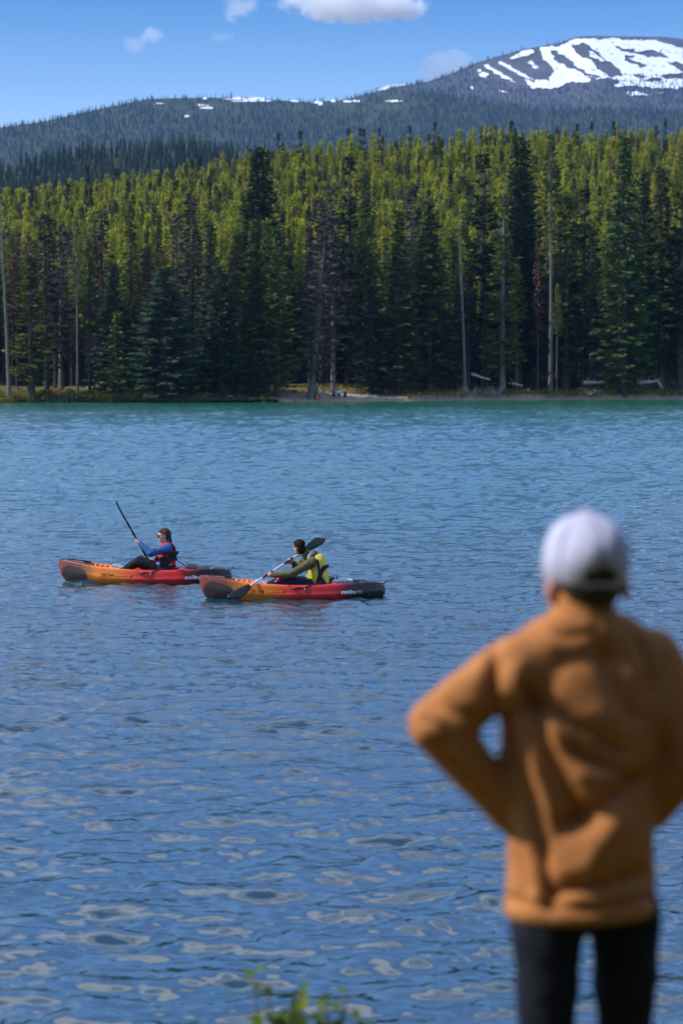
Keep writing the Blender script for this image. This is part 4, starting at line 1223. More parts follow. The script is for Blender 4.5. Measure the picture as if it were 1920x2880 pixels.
# ------------------------------------------------------------------ paddles
def build_paddle(name, A, B, twistA, twistB, loc, yaw, label, shaft_mat, gripA, gripB, dark_spans):
    """A, B blade tips in kayak-local space"""
    e = empty(name, loc, yaw); tag(e, label, 'paddle', 'double bladed paddles')
    A, B = Vector(A), Vector(B); d = (B - A).normalized(); Ln = (B - A).length
    bl = 0.43
    bm = bmesh.new(); tube(bm, [A + d * (bl - .1), A + d * (bl + .02), B - d * (bl + .02), B - d * (bl - .1)], .0155, 10)
    bm_obj('shaft', bm, shaft_mat, e)
    for a, b in dark_spans:
        bm = bmesh.new(); tube(bm, [A + d * (a * Ln), A + d * (b * Ln)], .0175, 10); bm_obj('grip', bm, PADDLE_NAVY, e)
    for tip, dr, tw in ((A, d, twistA), (B, -d, twistB)):
        side = Matrix.Rotation(tw, 3, dr) @ (dr.cross(Vector((0, 1, 0))).normalized())
        nrm = side.cross(dr).normalized()
        bm = bmesh.new(); rows = 12; fr = []
        for i in range(rows + 1):
            t = i / rows
            w = .074 * (math.sin(math.pi * min(1, (.10 + .9 * t) ** .75 * .62 + .0)) ** .8) * (1.0 if t < .82 else 1 - .55 * ((t - .82) / .18) ** 2)
            if i == 0: w = .018
            c = tip + dr * (bl * (1 - t))
            ring = []
            for k in range(7):
                q = (k - 3) / 3
                cup = .018 * (q * q) * min(1, t * 3) - .012 * math.sin(t * math.pi)
                asym = -dr * (.06 * q * t) if True else 0
                ring.append(c + side * (w * q) + nrm * cup + asym)
            fr.append(ring)
        top = [[bm.verts.new(p + nrm * .004) for p in r] for r in fr]; bot = [[bm.verts.new(p - nrm * .004) for p in r] for r in fr]
        for i in range(rows):
            for k in range(6):
                bm.faces.new((top[i][k], top[i][k + 1], top[i + 1][k + 1], top[i + 1][k])); bm.faces.new((bot[i][k], bot[i + 1][k], bot[i + 1][k + 1], bot[i][k + 1]))
            bm.faces.new((top[i][0], top[i + 1][0], bot[i + 1][0], bot[i][0])); bm.faces.new((top[i][6], bot[i][6], bot[i + 1][6], top[i + 1][6]))
        for k in range(6):
            bm.faces.new((top[0][k], bot[0][k], bot[0][k + 1], top[0][k + 1])); bm.faces.new((top[-1][k], top[-1][k + 1], bot[-1][k + 1], bot[-1][k]))
        o = bm_obj('blade', bm, BLADE, e)
        bm = bmesh.new(); tube(bm, [tip + dr * (bl * .95) - nrm * .004, tip + dr * (bl * .5) - nrm * .008, tip + dr * (bl * .15) - nrm * .004], [.0155, .010, .004], 8); bm_obj('blade_rib', bm, BLADE, o)
    return e
BLADE = simple('black_blade_plastic', (0.013, 0.014, 0.018), 0.42, 0.45, 0.2, 25)
PADDLE_NAVY = simple('navy_grip', (0.012, 0.014, 0.045), 0.5, 0.4, 0.15, 40)
SHAFT_W = simple('pale_shaft', (0.62, 0.60, 0.66), 0.35, 0.5, 0.06, 40)
SHAFT_D = simple('dark_red_shaft', (0.13, 0.035, 0.035), 0.35, 0.5, 0.2, 40)

# ------------------------------------------------------------------ kayakers
def grip_hand(bm, c, axis, palm_dir, r=.0165, s=1.0, flip=1):
    """palm plus four unequal fingers and a thumb closed round a shaft"""
    axis = axis.normalized(); pd = (palm_dir - axis * palm_dir.dot(axis)).normalized(); t = axis.cross(pd) * flip
    add_ball(bm, c + pd * .034 * s, .040 * s, (1, 1, 1), u=12, v=8)
    limb(bm, [c + pd * .034 * s - axis * .024 * s, c + pd * .034 * s + axis * .024 * s], [.021 * s, .023 * s], 10)
    for i in range(4):
        o_ = axis * ((i - 1.5) * .0195 * s)
        rr_ = r + .008 * s; ln = (2.9, 3.3, 3.2, 2.6)[i]
        pts = [c + o_ + pd * .034 * s + t * .016 * s]
        for j in range(1, 5):
            a = .55 + ln * j / 4 * .95
            pts.append(c + o_ + pd * (rr_ * math.cos(a)) + t * (rr_ * math.sin(a)))
        limb(bm, pts, [.0105 * s, .0100 * s, .0095 * s, .0088 * s, .0075 * s], 8)
    o_ = axis * (.036 * s)
    limb(bm, [c + pd * .03 * s + axis * .02 * s - t * .012 * s, c + o_ + pd * .012 * s - t * (r + .008), c + o_ * .9 - pd * .012 * s - t * (r + .004)], [.0125 * s, .011 * s, .009 * s], 8)
def head_prims(bm, c, f, up, s=1.0):
    """skull, jaw, nose, lips, brow, ears, with f the facing direction"""
    f = f.normalized(); r = f.cross(up).normalized(); up = r.cross(f).normalized()
    M3 = Matrix((r, f, up)).transposed()
    add_ball(bm, c + up * .025 * s - f * .008 * s, .1 * s, (.76, .95, .90), M3)
    add_ball(bm, c - up * .035 * s + f * .022 * s, .1 * s, (.60, .66, .72), M3)
    add_ball(bm, c - up * .088 * s + f * .062 * s, .024 * s, (1.1, .9, .8), M3)
    limb(bm, [c + up * .012 * s + f * .088 * s, c - up * .022 * s + f * .108 * s], [.009 * s, .0135 * s], 8)
    add_ball(bm, c + up * .030 * s + f * .080 * s, .02 * s, (2.4, .6, .6), M3)
    add_ball(bm, c - up * .055 * s + f * .080 * s, .016 * s, (1.5, .8, .75), M3)
    for sd in (-1, 1):
        add_ball(bm, c + r * (.078 * sd * s) - up * .005 * s - f * .012 * s, .03 * s, (.32, .6, 1.0), M3, 8, 6)
        add_ball(bm, c + r * (.034 * sd * s) - up * .018 * s + f * .062 * s, .022 * s, (1, .8, .8), M3, 8, 6)
def clavicle(a, b, t): return a.lerp(b, t)
def kayaker(name, K, loc, yaw, J, mats, label, vest_style):
    """J: joints in kayak-local space"""
    e = empty(name, loc, yaw)
    tag(e, label, 'person', 'kayakers')
    s = 1.0
    hip, chest, neck, head = J['hip'], J['chest'], J['neck'], J['head']
    f, up = J['face'], J['headup']
    hipL, hipR = hip + V3(0, -.10, 0), hip + V3(0, .10, 0)
    # body, one continuous skin
    bm = bmesh.new()
    head_prims(bm, head, f, up, .98)
    limb(bm, [neck, head - up * .05], [.056, .052])
    limb(bm, [hip, chest, neck - V3(0, 0, .03)], [.13, .14, .07])
    for sd in ('N', 'F'):
        sh, el, wr, hd = J['sh' + sd], J['el' + sd], J['wr' + sd], J['hd' + sd]
        limb(bm, [chest.lerp(sh, .5), sh, el, wr], [.07, .056, .042, .028])
        limb(bm, [wr, hd + (wr - hd).normalized() * .03], [.027, .03])
        grip_hand(bm, hd, J['shaft'], (wr - hd), flip=J.get('flip' + sd, 1))
        hp, kn, an, to = J['hp' + sd], J['kn' + sd], J['an' + sd], J['to' + sd]
        limb(bm, [hp, kn, an], [.085, .058, .042]); limb(bm, [an, to], [.042, .034])
    fuse('body', bm, mats['skin'], .0075, 3, e)
    # trousers
    bm = bmesh.new()
    limb(bm, [hipL, hipR], [.135, .135]); limb(bm, [hip, hip.lerp(chest, .35)], [.145, .14])
    for sd in ('N', 'F'):
        hp, kn, an = J['hp' + sd], J['kn' + sd], J['an' + sd]
        limb(bm, [hp, hp.lerp(kn, .5), kn, kn.lerp(an, .45), an.lerp(kn, .06)], [.112, .096, .080, .070, .056])
    def crease(me, amp=.006, fr=26, seed=0):
        co = np.empty(len(me.vertices) * 3, np.float32); me.vertices.foreach_get('co', co); co = co.reshape(-1, 3)
        no = np.empty(len(me.vertices) * 3, np.float32); me.vertices.foreach_get('normal', no); no = no.reshape(-1, 3)
        a = fbm(co[:, 0] * fr + seed, co[:, 2] * fr * .8 + co[:, 1] * 9, 3) - .5
        b = np.abs(fbm(co[:, 0] * fr * .5 + seed + 9, co[:, 2] * fr * .5 + co[:, 1] * 6, 2) - .5)
        co += no * (a * 2 * amp - b * 2.5 * amp)[:, None]
        me.vertices.foreach_set('co', co.ravel()); me.update()
    fuse('trousers', bm, mats['pants'], .012, 4, e, after=lambda m: crease(m, .006, 18, 3))
    # shoes
    for sd in ('N', 'F'):
        an, to = J['an' + sd], J['to' + sd]
        d = (to - an).normalized()
        bm = bmesh.new(); limb(bm, [an + V3(0.005, 0, -.005), an.lerp(to, .55) + V3(0, 0, -.004), to], [.052, .046, .038])
        add_ball(bm, an + V3(.012, 0, -.03), .045)
        o = fuse('shoe', bm, mats['shoe'], .010, 3, e)
    # jacket: torso and sleeves
    bm = bmesh.new()
    limb(bm, [hip + V3(0, 0, .06), hip.lerp(chest, .5), chest, chest.lerp(neck, .55)], [.155, .152, .155, .10])
    limb(bm, [J['shN'], chest.lerp(neck, .4), J['shF']], [.078, .105, .078])
    limb(bm, [neck - V3(0, 0, .05), neck + (head - neck) * .25], [.075, .068])
    for sd in ('N', 'F'):
        sh, el, wr = J['sh' + sd], J['el' + sd], J['wr' + sd]
        limb(bm, [sh, sh.lerp(el, .5), el, el.lerp(wr, .5), wr], [.080, .070, .064, .054, .042])
    fuse('jacket', bm, mats['jacket'], .010, 4, e, after=lambda m: crease(m, .007, 20, 7))
    if vest_style == 'red':
        bm = bmesh.new()
        limb(bm, [hip.lerp(chest, .30) , hip.lerp(chest, .65), chest + V3(0, 0, .02)], [.168, .176, .160])
        fuse('life_vest', bm, mats['vest'], .011, 3, e)
        bm = bmesh.new()       # black side panels and belt
        for z_, r_ in ((.22, .176), (.62, .182)):
            c = hip.lerp(chest, z_)
            tube(bm, [c + V3(math.cos(a) * r_ * 1.0, math.sin(a) * r_ * 1.02, 0) for a in np.linspace(0, 6.283, 25)], .016, 6)
        bm_obj('vest_belt', bm, BLACK, e)
        c = hip.lerp(chest, .45)
        bm = bmesh.new(); box(bm, c + V3(-.005, -.172, -.01), (.13, .03, .20), None, .012); bm_obj('vest_side_panel', bm, BLACK, e)
        bm = bmesh.new(); tube(bm, [c + V3(-.135, -.115, -.10), c + V3(-.14, -.12, .10)], .012, 6); bm_obj('vest_zip_strap', bm, BLACK, e)
        bm = bmesh.new(); limb(bm, [J['shN'] + V3(.055, .045, .05), chest + V3(.12, -.06, .06), hip.lerp(chest, .7) + V3(.15, -.07, 0)], [.03, .035, .03]); bm_obj('shoulder_strap', bm, BLACK, e)
        # grey shirt tail below the vest
        bm = bmesh.new(); limb(bm, [hip + V3(-.06, -.10, .09), hip + V3(.06, -.09, .09)], [.075, .075]); limb(bm, [hip + V3(.02, -.12, .06), hip + V3(.03, -.135, -.02)], [.06, .03])
        fuse('shirt_tail', bm, cloth('pale_blue_shirt', (.30, .34, .55), .8, .12, 30), .012, 4, e)
    else:
        bm = bmesh.new()
        limb(bm, [hip.lerp(chest, .12) + V3(.03, 0, 0), hip.lerp(chest, .6) + V3(.025, 0, 0), chest + V3(.03, 0, .05), chest.lerp(neck, .55) + V3(.05, 0, .0)], [.165, .176, .160, .10])
        fuse('life_vest', bm, mats['vest'], .011, 3, e)
        c = hip.lerp(chest, .42)
        bm = bmesh.new(); limb(bm, [chest + V3(.03, -.155, .10), chest + V3(.05, -.165, .0), c + V3(.045, -.172, .0), c + V3(.05, -.175, -.14)], [.020, .022, .034, .040], 8); fuse('vest_side_panel', bm, BLACK, .012, 3, e)
        bm = bmesh.new(); limb(bm, [c + V3(-.03, -.155, -.03), c + V3(-.02, -.16, -.10)], [.062, .055]); fuse('vest_pocket', bm, cloth('deep_yellow_cloth', (.60, .47, .015), .8), .012, 3, e)
        # hood lying on the shoulders, pale lining
        h = neck + V3(.045, 0, -.035)
        bm = bmesh.new(); limb(bm, [h + V3(.0, -.085, .02), h + V3(.055, -.03, .05), h + V3(.055, .05, .05), h + V3(.0, .09, .02)], [.045, .058, .058, .045]); fuse('hood', bm, mats['jacket'], .011, 4, e)
        bm = bmesh.new(); limb(bm, [h + V3(-.045, -.085, -.005), h + V3(-.01, -.075, .05), h + V3(.02, -.02, .085)], [.032, .036, .030]); fuse('hood_lining', bm, cloth('grey_lining', (.42, .42, .45), .8), .010, 4, e)
    # hair
    r = f.cross(up).normalized(); M3 = Matrix((r, f, up)).transposed()
    bm = bmesh.new()
    add_ball(bm, head + up * .040 - f * .022, .102, (.84, .98, .90), M3)
    if vest_style == 'red':
        add_ball(bm, head - up * .03 - f * .058, .075, (.95, .75, 1.2), M3)
        limb(bm, [head - f * .075 - up * .01, head - f * .088 - up * .10, head - f * .095 - up * .19 , head - f * .105 - up * .27], [.055, .045, .036, .018])
    else:
        add_ball(bm, head - up * .015 - f * .045, .088, (.90, .80, .95), M3)
        add_ball(bm, head + up * .075 + f * .018, .062, (1.15, 1.1, .75), M3)
    def hairy(me):
        co = np.empty(len(me.vertices) * 3, np.float32); me.vertices.foreach_get('co', co); co = co.reshape(-1, 3)
        no = np.empty(len(me.vertices) * 3, np.float32); me.vertices.foreach_get('normal', no); no = no.reshape(-1, 3)
        ff = np.array(f); uu = np.array(up); q = co - np.array(head)
        fw, uw = q @ ff, q @ uu
        face = np.clip((fw - .045) / .03, 0, 1) * np.clip((.062 - uw) / .02, 0, 1)
        co += no * ((vnoise(co[:, 0] * 90 + co[:, 1] * 60, co[:, 2] * 22) - .5) * .020)[:, None]
        co -= ff[None, :] * (face * .06)[:, None]
        me.vertices.foreach_set('co', co.ravel()); me.update()
    fuse('hair', bm, mats['hair'], .009, 2, e, after=hairy)
    # eyes
    for sd in (-1, 1):
        bm = bmesh.new(); add_ball(bm, head + r * .034 * sd + up * .012 + f * .079, .0085, u=8, v=6); bm_obj('eye', bm, BLACK_PL, e)
    if vest_style == 'red':
        bm = bmesh.new()
        for sd in (-1, 1):
            box(bm, head + r * .036 * sd + up * .012 + f * .098, (.058, .010, .040), M3, .004)
            tube(bm, [head + r * .066 * sd + up * .02 + f * .095, head + r * .082 * sd + up * .018 + f * .0, head + r * .08 * sd + up * .012 - f * .02], .004, 6)
        box(bm, head + up * .02 + f * .10, (.03, .008, .008), M3)
        bm_obj('sunglasses', bm, BLACK_PL, e)
        bm = bmesh.new()
        for q_ in range(4): add_ball(bm, head - r * .088 + up * (.085 - .032 * q_) - f * (.012 + .004 * q_), .0055, u=8, v=6)
        bm_obj('hair_clip', bm, WHITE_PL, e)
    return e

# woman-shaped pose of the farther paddler
def joints_far():
    K = KF; J = {}
    J['hip'] = K(462, 1602); J['chest'] = K(468, 1553); J['neck'] = K(470, 1529); J['head'] = K(459, 1507)
    J['face'] = V3(-1, -.18, -.10); J['headup'] = V3(-.10, -.02, 1).normalized()
    J['shN'] = K(474, 1541, -.165); J['elN'] = K(428, 1553, -.30); J['wrN'] = K(398, 1526, -.22); J['hdN'] = K(388.5, 1517, -.16)
    J['shF'] = K(470, 1543, .165); J['elF'] = K(446, 1583, .30); J['wrF'] = K(431, 1579, .22); J['hdF'] = K(414, 1579, .16)
    J['hpN'] = K(455, 1607, -.10); J['knN'] = K(391, 1581, -.16); J['anN'] = K(343, 1606, -.15); J['toN'] = K(311, 1599, -.16)
    J['hpF'] = K(455, 1607, .10); J['knF'] = K(388, 1579, .15); J['anF'] = K(346, 1603, .14); J['toF'] = K(316, 1594, .15)
    return J
J = joints_far()
A = KF(343, 1416, -.36); B_dir = (J['hdF'] - J['hdN']); 
shaft_dir = (KF(412, 1578, .16) - KF(388, 1518, -.16)).normalized()
hdN = KF(388, 1518, -.16)
Atip = hdN + shaft_dir * ((343 - 388) * FAR_Y / F / shaft_dir.x)
Btip = Atip + shaft_dir * 2.05
J['shaft'] = shaft_dir; J['hdN'] = hdN; J['hdF'] = hdN + shaft_dir * ((J['hdF'].x - hdN.x) / shaft_dir.x)
W = dict(skin=SKIN_A, pants=cloth('black_trousers', (.013, .013, .016)), shoe=cloth('pale_grey_shoe', (.34, .34, .42)), jacket=cloth('blue_fleece', (.042, .100, .270), .9, .2, 45),
         vest=cloth('red_vest_cloth', (.46, .035, .028), .7), hair=simple('brown_hair', (.070, .036, .022), .8, .12, .5, 60))
kayaker('person', KF, far_loc, YAW_F, J, W, 'seated paddler in sunglasses, blue fleece and red vest raising a paddle in the farther kayak', 'red')
build_paddle('paddle', Atip, Btip, R(82), R(20), far_loc, YAW_F, 'dark paddle held upright by the paddler in blue', SHAFT_D, 0, 0, [(.24, .30), (.335, .40), (.44, .64)])

def joints_near():
    K = KN; J = {}
    J['hip'] = K(893, 1643); J['chest'] = K(884, 1593); J['neck'] = K(866, 1561); J['head'] = K(840, 1541)
    J['face'] = V3(-.68, .73, -.08); J['headup'] = V3(-.12, .02, 1).normalized()
    J['shN'] = K(873, 1580, -.175); J['elN'] = K(812, 1612, -.27); J['wrN'] = K(762, 1614, -.20); J['hdN'] = K(751, 1612, -.15)
    J['shF'] = K(868, 1580, .175); J['elF'] = K(836, 1600, .30); J['wrF'] = K(826, 1585, .23); J['hdF'] = K(814, 1581, .17)
    J['hpN'] = K(885, 1650, -.10); J['knN'] = K(815, 1633, -.17); J['anN'] = K(752, 1652, -.16); J['toN'] = K(722, 1643, -.17)
    J['hpF'] = K(885, 1650, .10); J['knF'] = K(808, 1630, .16); J['anF'] = K(752, 1650, .15); J['toF'] = K(724, 1638, .16)
    return J
J = joints_near()
p1_, p2_ = KN(751, 1612, -.17), KN(814, 1578, .08)
sd_ = (p2_ - p1_).normalized()
J['shaft'] = sd_; J['hdN'] = p1_; J['hdF'] = p2_
At = p1_ + sd_ * ((640 - 751) * NEAR_Y / F / sd_.x)
Bt = p1_ + sd_ * ((920 - 751) * NEAR_Y / F / sd_.x)
mid_ = (At + Bt) / 2; Ln_ = (Bt - At).length
W = dict(skin=SKIN_B, pants=cloth('navy_trousers', (.016, .022, .045)), shoe=cloth('pale_blue_shoe', (.42, .44, .58)), jacket=cloth('olive_jacket', (.115, .098, .042), .75, .2, 30),
         vest=cloth('yellow_vest_cloth', (.66, .58, .10), .7), hair=simple('dark_hair', (.020, .012, .012), .85, .1, .4, 60))
kayaker('person', KN, near_loc, YAW_N, J, W, 'seated paddler with short dark hair, olive jacket and yellow vest in the nearer kayak', 'yellow')
build_paddle('paddle', At, Bt, R(-8), R(-8), near_loc, YAW_N, 'pale shafted paddle held across by the paddler in the yellow vest', SHAFT_W, 0, 0, [(.33, .44), (.56, .66)])
e = empty('water_bottle', to_world(near_loc, YAW_N, KN(770, 1648, .02))); e.rotation_euler = (0, R(38), 0); tag(e, 'small red bottle with black cap between the legs of the yellow vested paddler', 'bottle')
bm = bmesh.new(); limb(bm, [V3(0, 0, .0), V3(0, 0, .12)], [.035, .033]); bm_obj('bottle_body', bm, simple('red_bottle', (.45, .012, .03), .35, .5, .1, 20), e)
bm = bmesh.new(); add_cone(bm, (0, 0, .14), (0, 0, .20), .026, .022); add_cone(bm, (0, 0, .20), (0, 0, .225), .012, .010); bm_obj('bottle_cap', bm, BLACK_PL, e)
# ------------------------------------------------------------------ people and things on the far shore
def at_shore(px, dep):
    """world point on the far bank below photo column px, dep metres behind the waterline"""
    x = (px - 960) * 300.0 / F
    Y = float(shore_y(x)) + dep
    x = (px - 960) * Y / F
    return Vector((x, Y, float(ground_z(x, Y))))
def small_person(loc, rz, h, pose, top, legs, skin, hair, label, hat=None):
    e = empty('person', loc, rz); tag(e, label, 'person', 'people on the far beach')
    k = h / 1.7
    if pose == 'stand':
        hip, chest, neck, head = V3(0, 0, .90), V3(0, .01, 1.28), V3(0, .02, 1.46), V3(0, .03, 1.60)
        legj = [[V3(s * .09, 0, .90), V3(s * .10, .03, .48), V3(s * .11, 0, .08), V3(s * .12, .14, .04)] for s in (-1, 1)]
        armj = [[V3(s * .19, 0, 1.40), V3(s * .26, -.02, 1.12), V3(s * .20, .12, .92), V3(s * .18, .18, .88)] for s in (-1, 1)]
    else:
        hip, chest, neck, head = V3(0, 0, .30), V3(0, .06, .66), V3(0, .09, .84), V3(0, .12, .98)
        legj = [[V3(s * .10, .02, .28), V3(s * .14, .42, .48), V3(s * .13, .62, .10), V3(s * .14, .76, .05)] for s in (-1, 1)]
        armj = [[V3(s * .19, .05, .78), V3(s * .25, .18, .54), V3(s * .14, .38, .52), V3(s * .08, .45, .50)] for s in (-1, 1)]
    sc_ = lambda p: p * k
    bm = bmesh.new()
    f, up = V3(0, 1, -.1).normalized(), V3(0, .05, 1).normalized()
    head_prims(bm, sc_(head), f, up, k)
    limb(bm, [sc_(neck), sc_(head)], [.055 * k, .05 * k]); limb(bm, [sc_(hip), sc_(chest), sc_(neck)], [.13 * k, .14 * k, .06 * k])
    for L_ in legj: limb(bm, [sc_(p) for p in L_], [.085 * k, .06 * k, .045 * k, .035 * k])
    for A_ in armj:
        limb(bm, [sc_(p) for p in A_[:3]], [.055 * k, .042 * k, .03 * k])
        w, hd = sc_(A_[2]), sc_(A_[3]); d = (hd - w).normalized(); s_ = d.cross(V3(0, 0, 1)).normalized()
        add_ball(bm, hd, .035 * k)
        for q in range(4): limb(bm, [hd + s_ * (.012 * (q - 1.5)) * k, hd + s_ * (.015 * (q - 1.5)) * k + d * (.05 + .01 * (q in (1, 2))) * k, hd + s_ * (.014 * (q - 1.5)) * k + d * .07 * k - V3(0, 0, .02 * k)], [.009 * k, .009 * k, .008 * k], 6)
        limb(bm, [hd - s_ * .02 * k, hd - s_ * .045 * k + d * .03 * k], [.010 * k, .009 * k], 6)
    fuse('body', bm, skin, .018, 2, e)
    bm = bmesh.new(); limb(bm, [sc_(hip + V3(0, 0, .02)), sc_(chest), sc_(neck - V3(0, 0, .05))], [.16 * k, .165 * k, .10 * k]); limb(bm, [sc_(armj[0][0]), sc_(armj[1][0])], [.075 * k, .075 * k])
    for A_ in armj: limb(bm, [sc_(p) for p in A_[:3]], [.075 * k, .06 * k, .045 * k])
    fuse('jacket', bm, top, .02, 3, e)
    bm = bmesh.new(); limb(bm, [sc_(hip + V3(-.07, 0, 0)), sc_(hip + V3(.07, 0, 0))], [.135 * k, .135 * k])
    for L_ in legj: limb(bm, [sc_(p) for p in L_[:3]], [.105 * k, .078 * k, .06 * k])
    fuse('trousers', bm, legs, .02, 3, e)
    bm = bmesh.new(); add_ball(bm, sc_(head) + up * .045 * k - f * .02 * k, .105 * k, (.86, 1, .9)); add_ball(bm, sc_(head) - up * .02 * k - f * .05 * k, .08 * k); fuse('hair', bm, hair, .018, 2, e)
    if hat:
        bm = bmesh.new(); add_ball(bm, sc_(head) + up * .07 * k, .115 * k, (1, 1.05, .8)); add_cone(bm, sc_(head) + up * .05 * k, sc_(head) + up * .065 * k, .17 * k, .12 * k, 16); fuse('hat', bm, hat, .018, 2, e)
    return e
cG = cloth('green_jacket_cloth', (.02, .16, .06)); cT = cloth('teal_jacket_cloth', (.22, .42, .42)); cRd = cloth('red_trouser_cloth', (.55, .02, .025)); cBk = cloth('charcoal_cloth', (.02, .02, .025))
cGy = cloth('grey_brown_cloth', (.24, .19, .17)); cLi = cloth('pale_lilac_cloth', (.62, .62, .74)); cJe = cloth('denim_cloth', (.04, .07, .17)); cNv = cloth('navy_cloth', (.015, .02, .045))
HB, HD = simple('far_brown_hair', (.10, .055, .035), .6), simple('far_dark_hair', (.02, .014, .012), .6)
small_person(at_shore(887, 1.2), R(95), 1.55, 'stand', cG, cBk, SKIN_B, HB, 'standing person in green jacket and black trousers on the far beach')
small_person(at_shore(897.5, .9), R(-100), 1.58, 'stand', cT, cRd, SKIN_A, HD, 'standing person in white hat and red trousers on the far beach', WHITE_PL)
small_person(at_shore(939, 4.2), R(178), 1.6, 'sit', cGy, cBk, SKIN_A, HB, 'seated person in grey brown top on the far beach')
small_person(at_shore(952, 4.0), R(183), 1.72, 'sit', cLi, cJe, SKIN_B, HD, 'seated person in pale shirt and blue jeans on the far beach')
e = empty('backpack', at_shore(970, 4.2)); tag(e, 'dark navy backpack beside the seated people on the far beach', 'backpack')
bm = bmesh.new(); limb(bm, [V3(0, 0, .18), V3(.02, 0, .45)], [.20, .17]); limb(bm, [V3(0, -.14, .16), V3(0, -.14, .28)], [.10, .09]); fuse('bag_body', bm, cNv, .03, 3, e)
bm = bmesh.new(); tube(bm, [(-.06, .02, .60), (0, .0, .67), (.06, .02, .60)], .015); bm_obj('bag_handle', bm, BLACK, e)
# beach ball with panels
e = empty('beach_ball', at_shore(1053, 2.6) + V3(0, 0, .19)); tag(e, 'bright green ball lying on the far beach', 'ball')
BALLC = [simple('lime_ball', (.30, .62, .10), .4), simple('pale_ball', (.62, .75, .40), .4)]
for q in range(6):
    bm = bmesh.new(); bmesh.ops.create_uvsphere(bm, u_segments=24, v_segments=12, radius=.21)
    bmesh.ops.delete(bm, geom=[f_ for f_ in bm.faces if int((math.atan2(f_.calc_center_median().y, f_.calc_center_median().x) + math.pi) / (math.pi / 3) - 1e-6) != q], context='FACES')
    bm_obj('ball_panel', bm, BALLC[q % 2], e)

# driftwood logs and stumps
WOOD = bark_mat('weathered_wood', (.20, .18, .165), (.46, .43, .40))
WOOD_D = bark_mat('dark_wet_wood', (.05, .042, .035), (.15, .125, .105))
WOOD_R = bark_mat('red_rotten_wood', (.16, .07, .04), (.30, .14, .09))
def log(px0, py0, px1, py1, Y, r, mat, label, stubs=3, seed=1):
    rg = random.Random(seed)
    a, b = P(px0, py0, Y), P(px1, py1, Y + .6)
    for q in (a, b):
        g = float(ground_z(q.x, q.y)); q.z = max(q.z, g + r * .6)
    e = empty('driftwood_log', a); tag(e, label, 'log', 'driftwood along the far shore')
    d = b - a; n = 8
    bm = bmesh.new(); pts = [d * (i / n) + V3(0, rg.uniform(-.04, .04), rg.uniform(-.05, .05)) for i in range(n + 1)]
    tube(bm, pts, [r * (1.1 - .45 * i / n) * rg.uniform(.9, 1.1) for i in range(n + 1)], 9); bm_obj('stem', bm, mat, e)
    for _ in range(stubs):
        t = rg.uniform(.1, .95); p = d * t; bm = bmesh.new()
        q = p + V3(rg.uniform(-.5, .5), rg.uniform(-.2, .2), rg.uniform(.25, .8)); tube(bm, [p, p.lerp(q, .5) + V3(.04, 0, 0), q], [r * .4, r * .28, .015], 6); bm_obj('branch_stub', bm, mat, e)
log(1325, 1052, 1378, 1068, 306, .17, WOOD, 'pale fallen trunk sloping between two stems right of centre', 2, 1)
log(1640, 1076, 1700, 1075, 312, .26, WOOD, 'grey fallen log on the bank left of the tall dense spruce', 2, 2)
log(1790, 1076, 1850, 1072, 312, .26, WOOD, 'grey fallen log on the bank right of the tall dense spruce', 2, 3)
log(1846, 1068, 1862, 1092, 312, .16, WOOD, 'short broken log leaning down at the end of the right bank', 2, 4)
log(246, 1120, 290, 1130, 294.5, .20, WOOD, 'pale driftwood at the water near the left end of the shore', 4, 5)
log(145, 1124, 164, 1132, 294.3, .13, WOOD_R, 'short rust coloured log in the water at the left', 1, 6)
log(12, 1131, 60, 1128, 293.8, .12, WOOD_D, 'low dark driftwood at the far left waterline', 2, 7)
log(362, 1108, 425, 1109, 298, .17, WOOD, 'pale log lying along the bank left of the broadest spruce', 1, 8)
log(585, 1121, 735, 1112, 296, .15, WOOD_D, 'long thin grey log on the bank below the row of green spruces', 3, 9)
log(1440, 1078, 1470, 1085, 310, .16, WOOD, 'short grey log on the bank left of the very tall pine', 2, 10)
log(1658, 1110, 1686, 1100, 306, .22, WOOD_D, 'dark root end lying at the foot of the tall dense spruce', 5, 11)
log(1250, 1114, 1340, 1116, 304, .12, WOOD, 'low grey driftwood at the waterline below the pale snag', 5, 12)
log(1330, 1117, 1420, 1113, 305, .13, WOOD_D, 'dark driftwood at the waterline below the tufted spruce', 5, 13)
# stump
e = empty('tree_stump', at_shore(1483, 4)); tag(e, 'pale broken tree stump on the right bank', 'stump')
bm = bmesh.new(); tube(bm, [(0, 0, -.1), (0, 0, .15), (.02, 0, .5), (.03, 0, .62)], [.28, .2, .17, .10], 9); bm_obj('stump_body', bm, WOOD, e)
for a in (0.3, 2.2, 4.1):
    bm = bmesh.new(); tube(bm, [(.1 * math.cos(a), .1 * math.sin(a), .12), (.35 * math.cos(a), .35 * math.sin(a), .02), (.6 * math.cos(a), .6 * math.sin(a), -.05)], [.09, .06, .02], 6); bm_obj('root', bm, WOOD, e)
# tangled roots and bare brush at the water
def brush(px, dep, w, h, n, mat, label, seed):
    rg = random.Random(seed); c = at_shore(px, dep); e = empty('bare_brush', c); tag(e, label, 'brush', 'bare brush at the far waterline')
    for _ in range(n):
        x = rg.uniform(-w / 2, w / 2); bm = bmesh.new()
        p = V3(x, rg.uniform(-.5, .5), -.15); q = p + V3(rg.uniform(-.6, .6), rg.uniform(-.3, .3), rg.uniform(.35, 1) * h); m_ = p.lerp(q, .5) + V3(rg.uniform(-.15, .15), 0, .05)
        tube(bm, [p, m_, q], [.05, .032, .012], 5)
        q2 = m_ + V3(rg.uniform(-.5, .5), 0, rg.uniform(.1, .4) * h); tube(bm, [m_, q2], [.028, .01], 5)
        bm_obj('twig', bm, mat, e)
brush(1350, 1.0, 5.2, 1.5, 42, WOOD, 'grey bare brush and roots at the waterline below the pale snag', 1)
